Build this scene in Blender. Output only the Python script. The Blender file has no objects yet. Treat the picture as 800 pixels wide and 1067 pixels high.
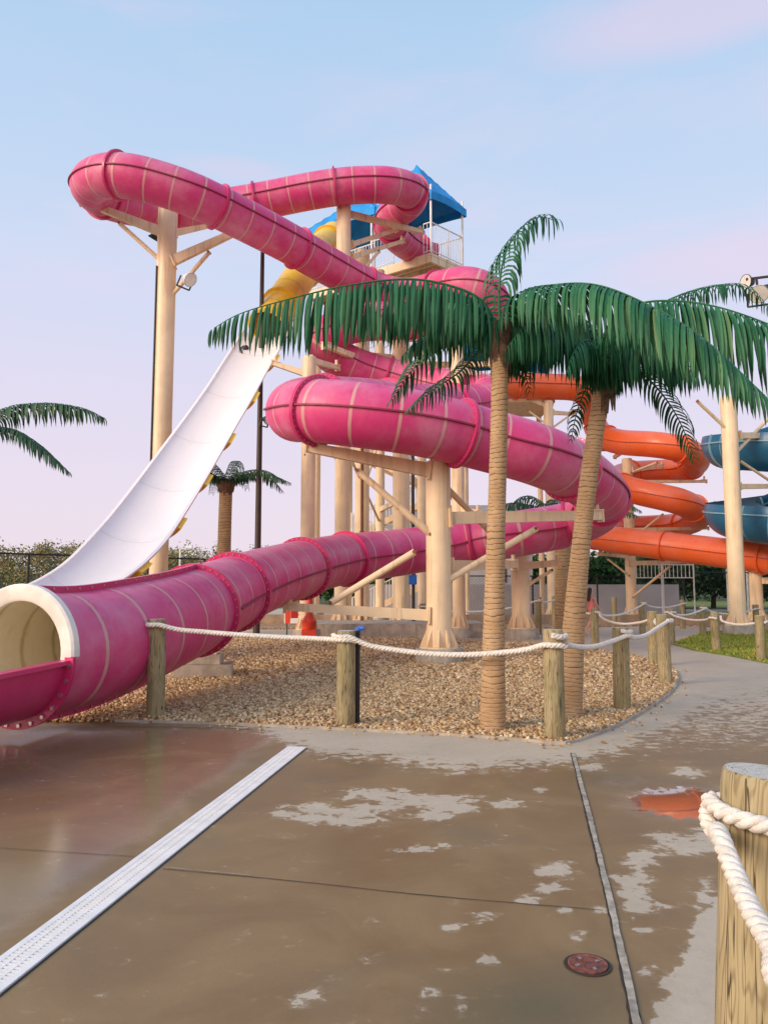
import bpy, math, random
import numpy as np
from mathutils import Vector, Matrix
R = math.radians
random.seed(7); rng = np.random.default_rng(11)
PI = math.pi
scene = bpy.context.scene
col = scene.collection

# ------------------------------------------------------------------ camera
F, H, CX, CY = 800.0, 1.6, 400.0, 533.5
PIT = math.atan(79/800)
cp, sp = math.cos(PIT), math.sin(PIT)
def ray(px, py):
    u = -(py-CY)/F
    return Vector(((px-CX)/F, cp-u*sp, sp+u*cp))
def at(px, py, d=None, z=None):
    r = ray(px, py)
    t = d/r.y if d is not None else (z-H)/r.z
    return Vector((0, 0, H)) + r*t
def gd(px, py, z=0.0): return at(px, py, z=z)
def proj(x, y, z):
    f = y*cp+(z-H)*sp; u = -y*sp+(z-H)*cp
    return CX+F*x/f, CY-F*u/f
cam = bpy.data.cameras.new('camera'); cam_o = bpy.data.objects.new('camera', cam); col.objects.link(cam_o)
cam.sensor_fit = 'VERTICAL'; cam.sensor_height = 36; cam.lens = 36*800/1067
cam.clip_start = .05; cam.clip_end = 2000
cam_o.location = (0, 0, H); cam_o.rotation_euler = (R(90)+PIT, 0, 0)
scene.camera = cam_o

# ------------------------------------------------------------------ node helpers
class NT:
    def __init__(s, tree): s.t = tree; s.n = tree.nodes; s.l = tree.links
    def new(s, typ, **kw):
        n = s.n.new(typ)
        for k, v in kw.items():
            if k.startswith('i_'): n.inputs[k[2:]].default_value = v
            else: setattr(n, k, v)
        return n
    def link(s, a, b): s.l.new(a, b)
    def val(s, x, sock):
        if hasattr(x, 'is_linked') or hasattr(x, 'links'): s.link(x, sock)
        else: sock.default_value = x
    def math(s, op, a, b=0.0, c=None, clamp=False):
        n = s.n.new('ShaderNodeMath'); n.operation = op; n.use_clamp = clamp
        s.val(a, n.inputs[0]); s.val(b, n.inputs[1])
        if c is not None: s.val(c, n.inputs[2])
        return n.outputs[0]
    def mix(s, f, a, b, blend='MIX'):
        n = s.n.new('ShaderNodeMix'); n.data_type = 'RGBA'; n.blend_type = blend; n.clamp_result = False
        s.val(f, n.inputs[0]); s.val(a if not isinstance(a, tuple) else (*a[:3], 1), n.inputs[6]); s.val(b if not isinstance(b, tuple) else (*b[:3], 1), n.inputs[7])
        return n.outputs[2]
    def noise(s, vec, scale, detail=3, rough=.55, dist=0.0):
        n = s.n.new('ShaderNodeTexNoise'); n.inputs['Scale'].default_value = scale; n.inputs['Detail'].default_value = detail
        n.inputs['Roughness'].default_value = rough; n.inputs['Distortion'].default_value = dist
        if vec is not None: s.link(vec, n.inputs['Vector'])
        return n.outputs[0]
    def ramp(s, f, stops):
        n = s.n.new('ShaderNodeValToRGB'); e = n.color_ramp.elements
        while len(e) < len(stops): e.new(.5)
        for i, (p, c) in enumerate(stops):
            e[i].position = p; e[i].color = (*c[:3], 1) if isinstance(c, tuple) else (c, c, c, 1)
        s.val(f, n.inputs[0]); return n.outputs[0]
    def smooth(s, x, a, b):
        n = s.n.new('ShaderNodeMapRange'); n.interpolation_type = 'SMOOTHSTEP'
        s.val(x, n.inputs[0]); n.inputs[1].default_value = a; n.inputs[2].default_value = b
        return n.outputs[0]
    def attr(s, name):
        n = s.n.new('ShaderNodeAttribute'); n.attribute_name = name; return n.outputs['Fac']
    def pos(s): return s.n.new('ShaderNodeNewGeometry').outputs['Position']
    def obj(s): return s.n.new('ShaderNodeTexCoord').outputs['Object']
    def mapping(s, vec, scale=(1, 1, 1), rot=(0, 0, 0)):
        n = s.n.new('ShaderNodeMapping'); n.inputs['Scale'].default_value = scale; n.inputs['Rotation'].default_value = rot
        s.link(vec, n.inputs['Vector']); return n.outputs[0]
    def bump(s, h, strength=.3, dist=.02, normal=None):
        n = s.n.new('ShaderNodeBump'); n.inputs['Strength'].default_value = strength; n.inputs['Distance'].default_value = dist
        s.link(h, n.inputs['Height'])
        if normal is not None: s.link(normal, n.inputs['Normal'])
        return n.outputs[0]
def material(name):
    m = bpy.data.materials.new(name); m.use_nodes = True
    t = NT(m.node_tree); b = m.node_tree.nodes['Principled BSDF']
    return m, t, b
def simple(name, c, rough=.5, metal=0, var=.12, scale=3.0, bump=.0, bscale=40, dirt=None):
    m, t, b = material(name)
    p = t.pos(); n = t.noise(p, scale, 5)
    lo = tuple(x*(1-var) for x in c); hi = tuple(min(1, x*(1+var)) for x in c)
    cc = t.mix(t.smooth(n, .3, .7), lo, hi)
    if dirt:
        z = t.noise(t.mapping(p, (6, 6, .5)), 1.0, 4)
        cc = t.mix(t.math('MULTIPLY', t.smooth(z, .50, .72), .55), cc, dirt)
    t.link(cc, b.inputs['Base Color']); b.inputs['Roughness'].default_value = rough; b.inputs['Metallic'].default_value = metal
    if bump: t.link(t.bump(t.noise(p, bscale, 4), bump, .01), b.inputs['Normal'])
    return m

def gelcoat(name, c, stripe=None, period=.8, fade=.35, rough=.3, grime=1.0):
    m, t, b = material(name)
    p = t.pos()
    n1 = t.noise(p, .9, 5, .6); n2 = t.noise(p, 7, 4, .6)
    pale = tuple(min(1, x*.7+.26) for x in c)
    cc = t.mix(t.math('MULTIPLY', t.smooth(n1, .38, .75), fade), c, pale)
    cc = t.mix(t.math('MULTIPLY', t.smooth(n2, .45, .8), .16*grime), cc, tuple(x*.55 for x in c))
    # paler, noise-broken tone on the upward side of the tube
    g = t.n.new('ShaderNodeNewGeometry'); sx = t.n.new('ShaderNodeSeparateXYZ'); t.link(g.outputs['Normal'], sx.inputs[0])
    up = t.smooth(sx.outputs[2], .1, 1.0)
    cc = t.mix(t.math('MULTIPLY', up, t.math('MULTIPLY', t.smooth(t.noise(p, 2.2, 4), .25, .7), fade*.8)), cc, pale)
    stk = t.smooth(t.noise(t.mapping(p, (5, 5, .35)), 1.3, 4, .6), .52, .78)
    cc = t.mix(t.math('MULTIPLY', stk, (.28 if stripe is not None else .12)*grime), cc, tuple(x*.45+.02 for x in c))
    sc_ = t.smooth(t.noise(t.mapping(p, (9, 9, 9)), 1.0, 6, .75, 1.5), .62, .72)
    cc = t.mix(t.math('MULTIPLY', sc_, fade*.6), cc, pale)
    if stripe is not None:
        L = t.attr('len')
        fr = t.math('FRACT', t.math('DIVIDE', t.math('ADD', L, t.math('MULTIPLY', t.math('SUBTRACT', n2, .5), .015)), period))
        dd = t.math('ABSOLUTE', t.math('SUBTRACT', fr, .5))
        s_ = t.smooth(dd, .031/period, .024/period)
        dirtb = t.math('MULTIPLY', t.smooth(dd, .16, .02), t.math('MULTIPLY', t.smooth(n2, .35, .7), .35*grime))
        cc = t.mix(dirtb, cc, tuple(x*.5+.03 for x in c))
        cc = t.mix(t.math('MULTIPLY', s_, t.math('ADD', .55, t.math('MULTIPLY', n2, .4))), cc, stripe)
    t.link(cc, b.inputs['Base Color'])
    t.link(t.math('ADD', rough-.08, t.math('MULTIPLY', n2, .25)), b.inputs['Roughness'])
    t.link(t.bump(n2, .06, .02), b.inputs['Normal'])
    b.inputs['Coat Weight'].default_value = .03
    return m

M = {}
M['pink'] = gelcoat('pink_gelcoat', (.66, .040, .185), (.64, .38, .31), .8, .58, .42)
M['pink_plain'] = gelcoat('pink_flange', (.60, .022, .14), None, fade=.15)
M['pink_seam'] = gelcoat('pink_seam', (.26, .012, .05), None, fade=.12, rough=.5)
M['cream_gel'] = gelcoat('cream_gelcoat', (.80, .70, .50), (.50, .42, .20), .55, .1)
M['white_gel'] = gelcoat('white_gelcoat', (.82, .76, .75), (.70, .64, .62), 2.4, .05, .4, .25)
M['offwhite'] = simple('offwhite', (.80, .73, .64), .4)
M['yellow'] = gelcoat('yellow_gelcoat', (.90, .56, .03), (.60, .34, .04), 1.6, .06)
M['orange'] = gelcoat('orange_gelcoat', (.90, .135, .025), None, fade=.16)
M['orange_dark'] = gelcoat('orange_seam', (.42, .04, .01), None, fade=.1)
M['teal'] = gelcoat('teal_gelcoat', (.003, .11, .22), (.16, .30, .36), 1.5, .10)
M['teal_in'] = gelcoat('blue_grey_gelcoat', (.10, .17, .24), None, fade=.2)
M['teal_rib'] = simple('pale_teal', (.20, .36, .42), .45)
M['steel'] = simple('cream_paint', (.82, .615, .385), .45, 0, .07, 1.6, dirt=(.42, .27, .15))
M['rust'] = simple('rust', (.22, .09, .04), .7)
M['concrete_block'] = simple('footing_concrete', (.40, .34, .27), .85, 0, .22, 4, .4, 30, dirt=(.20, .16, .12))
M['canopy'] = simple('blue_canvas', (.006, .26, .62), .7, 0, .2, 1.2, .1, 8)
M['white_paint'] = simple('white_paint', (.78, .74, .70), .45)
M['bolt'] = simple('bolt_steel', (.45, .36, .36), .35, .7)
M['dark_metal'] = simple('dark_metal', (.045, .038, .035), .5, .2)
M['brown_pole'] = simple('bronze_pole', (.055, .035, .028), .5, .2)
M['black'] = simple('black_metal', (.012, .013, .015), .5)
M['rope'] = simple('rope', (.76, .69, .60), .8, 0, .14, 30, .5, 220)
M['grate'] = simple('white_grate', (.84, .80, .76), .45, 0, .06, 8)
M['red_plastic'] = simple('red_plastic', (.70, .055, .02), .4)
M['blue_plastic'] = simple('blue_plastic', (.02, .12, .45), .4)
M['glass'] = simple('lamp_glass', (.7, .68, .62), .15)
M['grey_wall'] = simple('grey_wall', (.36, .34, .34), .8, 0, .1, 1)
M['tan_wall'] = simple('tan_wall', (.36, .25, .16), .85, 0, .2, 3, .3, 20)
M['roof_grey'] = simple('roof_grey', (.30, .26, .22), .7)
M['skin'] = simple('skin', (.55, .28, .18), .5, 0, .04)
M['swim'] = simple('swimsuit', (.75, .20, .17), .7)
M['hair'] = simple('hair', (.04, .018, .010), .6)
M['rust_lid'] = simple('rust_lid', (.17, .05, .03), .35, 0, .5, 30, .5, 60)

def leafmat(name, c1, c2, c3, rough=.45, sp=.35):
    m, t, b = material(name)
    g = t.n.new('ShaderNodeNewGeometry')
    cc = t.ramp(g.outputs['Random Per Island'], [(0, c1), (.5, c2), (.93, c3), (1, (c3[0]*2.2+.02, c3[1]*1.15+.01, c3[2]))])
    n = t.noise(t.pos(), 3, 3)
    cc = t.mix(t.math('MULTIPLY', t.smooth(n, .4, .7), .3), cc, tuple(x*1.35 for x in c3))
    t.link(cc, b.inputs['Base Color']); b.inputs['Roughness'].default_value = rough
    b.inputs['Specular IOR Level'].default_value = sp
    return m
M['palm'] = leafmat('palm_leaf', (.006, .055, .022), (.014, .105, .040), (.045, .165, .065), .5, .28)
M['palm_brown'] = leafmat('palm_leaf_far', (.010, .045, .02), (.02, .08, .03), (.05, .12, .05), .5)
M['rachis'] = simple('rachis', (.022, .085, .035), .5)
M['wood_olive'] = leafmat('hazed_olive_foliage', (.145, .16, .065), (.22, .21, .09), (.32, .27, .13), .8, .1)  # far hill leaves: distance haze put into the colour as a lighter olive
M['wood_dark'] = leafmat('dark_foliage', (.010, .035, .012), (.022, .06, .02), (.045, .09, .03), .8, .1)
M['bark'] = simple('bark', (.10, .07, .05), .9)

def trunkmat():
    m, t, b = material('palm_trunk')
    p = t.obj(); rg = t.attr('ring')
    n = t.noise(t.mapping(p, (14, 14, 60)), 1, 4); n2 = t.noise(p, 3.5, 4)
    c = t.mix(t.math('MULTIPLY', t.smooth(n2, .35, .7), .5), (.43, .265, .13), (.60, .41, .23))
    c = t.mix(t.math('MULTIPLY', t.smooth(rg, .6, .08), .92), c, (.095, .045, .02))
    c = t.mix(t.math('MULTIPLY', t.smooth(n, .5, .75), .5), c, (.26, .135, .06))
    t.link(c, b.inputs['Base Color']); b.inputs['Roughness'].default_value = .8
    t.link(t.bump(n, .5, .01), b.inputs['Normal']); return m
M['trunk'] = trunkmat()
M['sheath'] = simple('sheath_fibre', (.15, .085, .05), .9, 0, .5, 12, .7, 50)

def woodmat():
    m, t, b = material('weathered_pile')
    p = t.obj()
    oi = t.n.new('ShaderNodeObjectInfo')
    cmb = t.n.new('ShaderNodeCombineXYZ'); t.link(t.math('MULTIPLY', oi.outputs['Random'], 30), cmb.inputs[2]); t.link(t.math('MULTIPLY', oi.outputs['Random'], 9), cmb.inputs[0])
    va = t.n.new('ShaderNodeVectorMath'); t.link(p, va.inputs[0]); t.link(cmb.outputs[0], va.inputs[1]); q = va.outputs[0]
    big = t.noise(t.mapping(q, (3, 3, .9)), 1.6, 4, .6, .3)
    grain = t.math('ABSOLUTE', t.math('SUBTRACT', t.math('FRACT', t.math('MULTIPLY', t.noise(t.mapping(q, (8, 8, .8)), 1.2, 3, .5, .15), 17)), .5))
    fine = t.noise(t.mapping(q, (90, 90, 4)), 1, 3)
    c = t.mix(t.smooth(big, .3, .7), (.29, .225, .105), (.42, .335, .18))
    c = t.mix(t.math('MULTIPLY', t.smooth(t.noise(q, 2.3, 3), .5, .72), .55), c, (.20, .19, .07))
    c = t.mix(t.math('MULTIPLY', t.smooth(grain, .30, .02), .50), c, (.135, .080, .035))
    c = t.mix(t.math('MULTIPLY', t.smooth(fine, .5, .75), .35), c, (.55, .45, .28))
    ck = t.noise(t.mapping(q, (20, 20, .7)), 1, 3, .5)
    crack = t.smooth(t.math('ABSOLUTE', t.math('SUBTRACT', ck, .5)), .010, .002)
    c = t.mix(t.math('MULTIPLY', crack, .85), c, (.03, .018, .01))
    kn = t.n.new('ShaderNodeTexVoronoi'); kn.inputs['Scale'].default_value = 3.0; t.link(t.mapping(q, (1.6, 1.6, 1)), kn.inputs['Vector'])
    c = t.mix(t.smooth(kn.outputs['Distance'], .10, .05), c, (.12, .065, .03))
    # end grain on the sawn top
    g = t.n.new('ShaderNodeNewGeometry'); sx = t.n.new('ShaderNodeSeparateXYZ'); t.link(g.outputs['Normal'], sx.inputs[0])
    le = t.n.new('ShaderNodeVectorMath'); le.operation = 'LENGTH'; t.link(t.mapping(p, (1, 1, 0)), le.inputs[0])
    rings = t.math('ABSOLUTE', t.math('SUBTRACT', t.math('FRACT', t.math('ADD', t.math('MULTIPLY', le.outputs['Value'], 130), t.noise(p, 9, 2))), .5))
    top = t.mix(t.smooth(rings, .1, .4), (.50, .45, .36), (.62, .57, .49))
    top = t.mix(t.math('MULTIPLY', crack, .6), top, (.08, .05, .03))
    c = t.mix(t.smooth(sx.outputs[2], .7, .9), c, top)
    t.link(c, b.inputs['Base Color']); b.inputs['Roughness'].default_value = .78
    h = t.math('SUBTRACT', t.math('ADD', t.math('MULTIPLY', grain, .6), t.math('MULTIPLY', fine, .5)), t.math('MULTIPLY', crack, 2.0))
    t.link(t.bump(h, .55, .008), b.inputs['Normal']); return m
M['wood'] = woodmat()

def pavemat():
    m, t, b = material('wet_concrete')
    p = t.pos(); dry = t.attr('dry'); pud = t.attr('puddle'); red = t.attr('red')
    n1 = t.noise(p, 1.15, 6, .62, .6); n2 = t.noise(t.mapping(p, (1, 1.5, 1)), 5.5, 6, .68, .4); nf = t.noise(p, 90, 4, .6); nm = t.noise(p, 16, 5, .65)
    n3 = t.noise(p, 9, 6, .62, .8)
    nn = t.math('ADD', t.math('ADD', t.math('MULTIPLY', t.math('SUBTRACT', n2, .5), 1.5), t.math('MULTIPLY', t.math('SUBTRACT', n3, .5), 1.9)), t.math('MULTIPLY', t.math('SUBTRACT', n1, .5), .4))
    dsum = t.math('ADD', dry, nn); d = t.smooth(dsum, .475, .55); damp = t.math('MULTIPLY', t.smooth(dsum, .22, .52), .22)
    wet = t.mix(t.smooth(n1, .3, .7), (.215, .132, .060), (.295, .190, .092))
    wet = t.mix(t.math('MULTIPLY', t.smooth(n2, .5, .78), .35), wet, (.31, .185, .088))
    wet = t.mix(t.math('MULTIPLY', t.smooth(t.noise(p, .55, 3), .5, .68), .55), wet, (.165, .128, .082))
    wet = t.mix(t.math('MULTIPLY', t.smooth(nm, .60, .80), .35), wet, (.15, .105, .065))
    dryc = t.mix(t.smooth(n1, .3, .75), (.47, .38, .275), (.55, .45, .335))
    dryc = t.mix(t.math('MULTIPLY', t.smooth(nm, .45, .7), .30), dryc, (.36, .30, .25))
    wc = t.mix(d, t.mix(damp, wet, dryc), dryc)
    wc = t.mix(t.math('MULTIPLY', t.smooth(nf, .58, .78), .28), wc, (.08, .06, .045))
    rm = t.smooth(t.math('ADD', red, t.math('MULTIPLY', t.math('SUBTRACT', n3, .5), 1.2)), .44, .56)
    wc = t.mix(t.math('MULTIPLY', t.attr('stain'), t.math('ADD', .35, t.math('MULTIPLY', n1, .5))), wc, (.075, .085, .055))
    # slab cracks with dark and pale fill
    pm = t.smooth(t.math('ADD', pud, t.math('MULTIPLY', t.math('SUBTRACT', n1, .5), 1.1)), .25, .80)
    t.link(wc, b.inputs['Base Color'])
    rw = t.math('ADD', .40, t.math('MULTIPLY', t.smooth(n1, .3, .75), .22))
    r = t.math('ADD', t.math('MULTIPLY', rw, t.math('SUBTRACT', 1, d)), t.math('MULTIPLY', d, .75))
    r = t.math('ADD', t.math('MULTIPLY', r, t.math('SUBTRACT', 1, pm)), t.math('MULTIPLY', pm, .17))
    r = t.math('ADD', t.math('MULTIPLY', r, t.math('SUBTRACT', 1, rm)), t.math('MULTIPLY', rm, .02))
    t.link(r, b.inputs['Roughness'])
    t.link(t.math('ADD', .22, t.math('MULTIPLY', pm, .5)), b.inputs['Specular IOR Level'])
    t.link(rm, b.inputs['Coat Weight']); b.inputs['Coat Roughness'].default_value = .015; b.inputs['Coat IOR'].default_value = 1.6
    h = t.math('ADD', t.math('MULTIPLY', nf, .5), t.math('MULTIPLY', nm, .7))
    nb = t.n.new('ShaderNodeBump'); nb.inputs['Distance'].default_value = .006; t.link(h, nb.inputs['Height'])
    t.link(t.math('MULTIPLY', t.math('SUBTRACT', 1, rm), t.math('ADD', .05, t.math('MULTIPLY', t.math('SUBTRACT', 1, pm), t.math('ADD', .16, t.math('MULTIPLY', d, .35))))), nb.inputs['Strength'])
    t.link(nb.outputs[0], b.inputs['Normal'])
    return m
M['pave'] = pavemat()

def stonemat():
    m, t, b = material('river_stones')
    g = t.n.new('ShaderNodeNewGeometry')
    c = t.ramp(g.outputs['Random Per Island'], [(0, (.13, .06, .024)), (.2, (.34, .18, .07)), (.55, (.54, .34, .155)), (.85, (.68, .48, .26)), (1, (.80, .66, .44))])
    c = t.mix(t.math('MULTIPLY', t.noise(t.pos(), 1.2, 3), .25), c, (.50, .32, .15))
    t.link(c, b.inputs['Base Color']); b.inputs['Roughness'].default_value = .6; return m
M['stones'] = stonemat()
def bedmat():
    m, t, b = material('gravel_bed')
    v = t.n.new('ShaderNodeTexVoronoi'); v.inputs['Scale'].default_value = 22; t.link(t.pos(), v.inputs['Vector'])
    hs = t.n.new('ShaderNodeSeparateColor'); t.link(v.outputs['Color'], hs.inputs[0])
    c = t.ramp(hs.outputs[0], [(0, (.13, .06, .03)), (.3, (.28, .15, .07)), (.6, (.44, .27, .14)), (1, (.66, .48, .31))])
    t.link(c, b.inputs['Base Color']); b.inputs['Roughness'].default_value = .8
    t.link(t.bump(t.math('MULTIPLY', v.outputs['Distance'], -1.0), 1, .03), b.inputs['Normal']); return m
M['bed'] = bedmat()
def grassmat(name, a, bcol, cc3):
    m, t, b = material(name)
    p = t.pos(); c = t.mix(t.smooth(t.noise(p, .8, 5), .3, .7), a, bcol)
    c = t.mix(t.math('MULTIPLY', t.smooth(t.noise(p, 30, 4), .4, .7), .5), c, cc3)
    t.link(c, b.inputs['Base Color']); b.inputs['Roughness'].default_value = .9
    t.link(t.bump(t.noise(p, 60, 3), .8, .03), b.inputs['Normal']); return m
M['grass'] = grassmat('lawn', (.16, .19, .03), (.24, .26, .05), (.10, .14, .03))
M['field'] = grassmat('field', (.09, .10, .035), (.13, .135, .05), (.07, .08, .03))

# ------------------------------------------------------------------ mesh helpers
class MB:
    def __init__(s): s.v = []; s.f = []; s.n = 0; s.a = {}; s.mi = []; s.cur = 0
    def add(s, v, f, **attrs):
        v = np.asarray(v, float).reshape(-1, 3); o = s.n
        s.v.append(v); s.f += [tuple(i+o for i in q) for q in f]; s.mi += [s.cur]*(len(s.f)-len(s.mi))
        for k in set(list(s.a)+list(attrs)):
            arr = s.a.setdefault(k, [np.zeros(o)] if o else [])
            arr.append(np.asarray(attrs[k], float) if k in attrs else np.zeros(len(v)))
        s.n += len(v); return s
    def build(s, name, mat, parent=None, smooth=False, angle=None):
        V = np.concatenate(s.v) if s.v else np.zeros((0, 3))
        pp = parent
        while pp is not None: V = V-np.array(pp.location); pp = pp.parent
        me = bpy.data.meshes.new(name); me.from_pydata(V.tolist(), [], s.f)
        for k, a in s.a.items():
            at_ = me.attributes.new(k, 'FLOAT', 'POINT'); at_.data.foreach_set('value', np.concatenate(a).astype(np.float32))
        for m_ in (mat if isinstance(mat, (list, tuple)) else [mat]): me.materials.append(m_)
        if max(s.mi, default=0): me.polygons.foreach_set('material_index', s.mi)
        if smooth:
            me.polygons.foreach_set('use_smooth', [True]*len(me.polygons))
            if angle: me.set_sharp_from_angle(angle=R(angle))
        me.update()
        o = bpy.data.objects.new(name, me); col.objects.link(o)
        if parent is not None: o.parent = parent
        return o
def frame(d):
    d = Vector(d).normalized()
    up = Vector((0, 0, 1)) if abs(d.z) < .97 else Vector((0, 1, 0))
    s = d.cross(up).normalized(); return d, s, s.cross(d).normalized()
def box(mb, c, sx, sy, sz, rot=0.0):
    cr, sr = math.cos(rot), math.sin(rot); V = []
    for z in (-.5, .5):
        for x, y in ((-.5, -.5), (.5, -.5), (.5, .5), (-.5, .5)):
            X, Y = x*sx, y*sy; V.append((c[0]+X*cr-Y*sr, c[1]+X*sr+Y*cr, c[2]+z*sz))
    mb.add(V, [(3, 2, 1, 0), (4, 5, 6, 7), (0, 1, 5, 4), (1, 2, 6, 5), (2, 3, 7, 6), (3, 0, 4, 7)])
def beam(mb, p, q, w, h, h2=None):
    p, q = Vector(p), Vector(q); d, s, u = frame(q-p); h2 = h if h2 is None else h2; V = []
    for a, hh in ((p, h), (q, h2)):
        for x, y in ((-.5, -1), (.5, -1), (.5, 0), (-.5, 0)): V.append(a+s*w*x+u*(hh*y+h/2))
    mb.add(V, [(0, 1, 2, 3), (7, 6, 5, 4), (0, 4, 5, 1), (1, 5, 6, 2), (2, 6, 7, 3), (3, 7, 4, 0)])
def cyl(mb, p, q, r, r2=None, n=12, cap=True):
    p, q = Vector(p), Vector(q); d, s, u = frame(q-p); r2 = r if r2 is None else r2; V = []
    for a, rr in ((p, r), (q, r2)):
        for k in range(n):
            t = 2*PI*k/n; V.append(a+s*math.cos(t)*rr+u*math.sin(t)*rr)
    f = [(k, (k+1) % n, n+(k+1) % n, n+k) for k in range(n)]
    if cap: f += [tuple(range(n-1, -1, -1)), tuple(range(n, 2*n))]
    mb.add(V, f)
def lathe(mb, prof, c=(0, 0, 0), n=24, cap=True, wob=0):
    V = []; m = len(prof)
    for r, z in prof:
        for k in range(n):
            t = 2*PI*k/n; rr = r*(1+wob*math.sin(3*t+z*2)+wob*.6*math.sin(5*t+1+z))
            V.append((c[0]+rr*math.cos(t), c[1]+rr*math.sin(t), c[2]+z))
    f = [(i*n+k, i*n+(k+1) % n, (i+1)*n+(k+1) % n, (i+1)*n+k) for i in range(m-1) for k in range(n)]
    if cap: f += [tuple(range(n-1, -1, -1)), tuple(range((m-1)*n, m*n))]
    mb.add(V, f)
def catmull(P, step):
    """dense centripetal-ish curve; returns points, parameter t (index), arc length"""
    P = [np.array(p, float) for p in P]; Q = [2*P[0]-P[1]]+P+[2*P[-1]-P[-2]]
    pts = []; ts = []
    for i in range(1, len(Q)-2):
        p0, p1, p2, p3 = Q[i-1:i+3]; n = max(2, int(np.linalg.norm(p2-p1)/step*1.5))
        for k in range(n):
            t = k/n
            pts.append(.5*((2*p1)+(-p0+p2)*t+(2*p0-5*p1+4*p2-p3)*t*t+(-p0+3*p1-3*p2+p3)*t**3)); ts.append(i-1+t)
    pts.append(Q[-2]); ts.append(len(P)-1)
    pts = np.array(pts); ts = np.array(ts)
    L = np.concatenate([[0], np.cumsum(np.linalg.norm(np.diff(pts, axis=0), axis=1))])
    m = max(2, int(L[-1]/step)); S = np.linspace(0, L[-1], m)
    out = np.stack([np.interp(S, L, pts[:, k]) for k in range(3)], 1); return out, np.interp(S, L, ts), S
def smoothpath(p, it):
    p = p.copy()
    for _ in range(it): p[1:-1] = .25*p[:-2]+.5*p[1:-1]+.25*p[2:]
    return p
def frames(P):
    T = np.gradient(P, axis=0); T /= np.linalg.norm(T, axis=1)[:, None]
    Z = np.array([0, 0, 1.]); S = np.cross(T, Z); S /= np.maximum(1e-6, np.linalg.norm(S, axis=1))[:, None]
    return T, S, np.cross(S, T)
def sweep(mb, P, prof, S=None, closed=True, scale=None, cap=False, fr=None, roll=None):
    """prof: list of (side, up) offsets"""
    T, A, U = fr if fr is not None else frames(P)
    prof = np.array(prof, float); n = len(prof); m = len(P)
    if scale is None: scale = np.ones(m)
    pr = prof[None, :, :]*np.asarray(scale)[:, None, None]
    if roll is not None:
        c, s = np.cos(roll)[:, None], np.sin(roll)[:, None]
        pr = np.stack([pr[..., 0]*c-pr[..., 1]*s, pr[..., 0]*s+pr[..., 1]*c], -1)
    V = P[:, None, :]+A[:, None, :]*pr[..., :1]+U[:, None, :]*pr[..., 1:]
    k = n if closed else n-1
    f = [(i*n+j, i*n+(j+1) % n, (i+1)*n+(j+1) % n, (i+1)*n+j) for i in range(m-1) for j in range(k)]
    if cap: f += [tuple(range(n-1, -1, -1)), tuple(range((m-1)*n, m*n))]
    at_ = {}
    if S is not None: at_['len'] = np.repeat(S, n)
    mb.add(V.reshape(-1, 3), f, **at_)
def circ(r, n=28, a0=0, a1=2*PI, full=True):
    m = n if full else n+1
    return [(r*math.cos(a0+(a1-a0)*k/n), r*math.sin(a0+(a1-a0)*k/n)) for k in range(m)]
def thing(name, label, cat, loc=(0, 0, 0), group=None):
    o = bpy.data.objects.new(name, None); col.objects.link(o); o.location = loc; o.empty_display_size = .3
    return tag(o, label, cat, group)
def tag(o, label, cat, group=None):
    o['label'] = label; o['category'] = cat
    if group: o['group'] = group
    return o
def struct(o, kind='structure'): o['kind'] = kind; return o
def origin(o, loc):
    """move a mesh object's origin to loc"""
    loc = Vector(loc); o.data.transform(Matrix.Translation(-loc)); o.location = loc; return o
def copy_tree(o, parent=None):
    c = o.copy(); col.objects.link(c); c.parent = parent
    for ch in list(o.children): copy_tree(ch, c)
    return c

# ------------------------------------------------------------------ tube slide machinery
def idx(ts, t): return int(np.argmin(np.abs(ts-t)))
def flange(mb, P, fr, i, r, w=.07, h=.075, bolts=0, n=36, a0=0, a1=2*PI):
    T, A, U = fr[0][i], fr[1][i], fr[2][i]; c = P[i]; full = abs(a1-a0-2*PI) < 1e-6
    V = []; prof = [(-w/2, r-.01), (-w/2, r+h), (-.006, r+h), (0, r+h-.02), (.006, r+h), (w/2, r+h), (w/2, r-.01)]; m = n if full else n+1
    for k in range(m):
        a = a0+(a1-a0)*k/n; D = A*math.cos(a)+U*math.sin(a)
        for x, rr in prof: V.append(c+T*x+D*rr)
    q = len(prof)
    f = [(k*q+j, k*q+j+1, ((k+1) % m)*q+j+1, ((k+1) % m)*q+j) for k in range(n) for j in range(q-1)]
    mb.add(V, f)
    return [(c+(A*math.cos(a)+U*math.sin(a))*(r+h*.55)) for a in [a0+(a1-a0)*(k+.5)/bolts for k in range(bolts)]] if bolts else []
def boltring(mb, pts, ax, size, w=.07):
    ax = Vector(ax)
    for p in pts:
        p = Vector(p); cyl(mb, p-ax*(w/2+.018), p+ax*(w/2+.018), size, n=6)
def seam(mb, P, fr, r, ang, h=.05, w=.035):
    c, s = math.cos(ang), math.sin(ang)
    prof = [(c*(r-.01)-s*w/2, s*(r-.01)+c*w/2), (c*(r+h)-s*w/2, s*(r+h)+c*w/2), (c*(r+h)+s*w/2, s*(r+h)-c*w/2), (c*(r-.01)+s*w/2, s*(r-.01)-c*w/2)]
    sweep(mb, P, prof, closed=True, cap=True, fr=fr)

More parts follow.
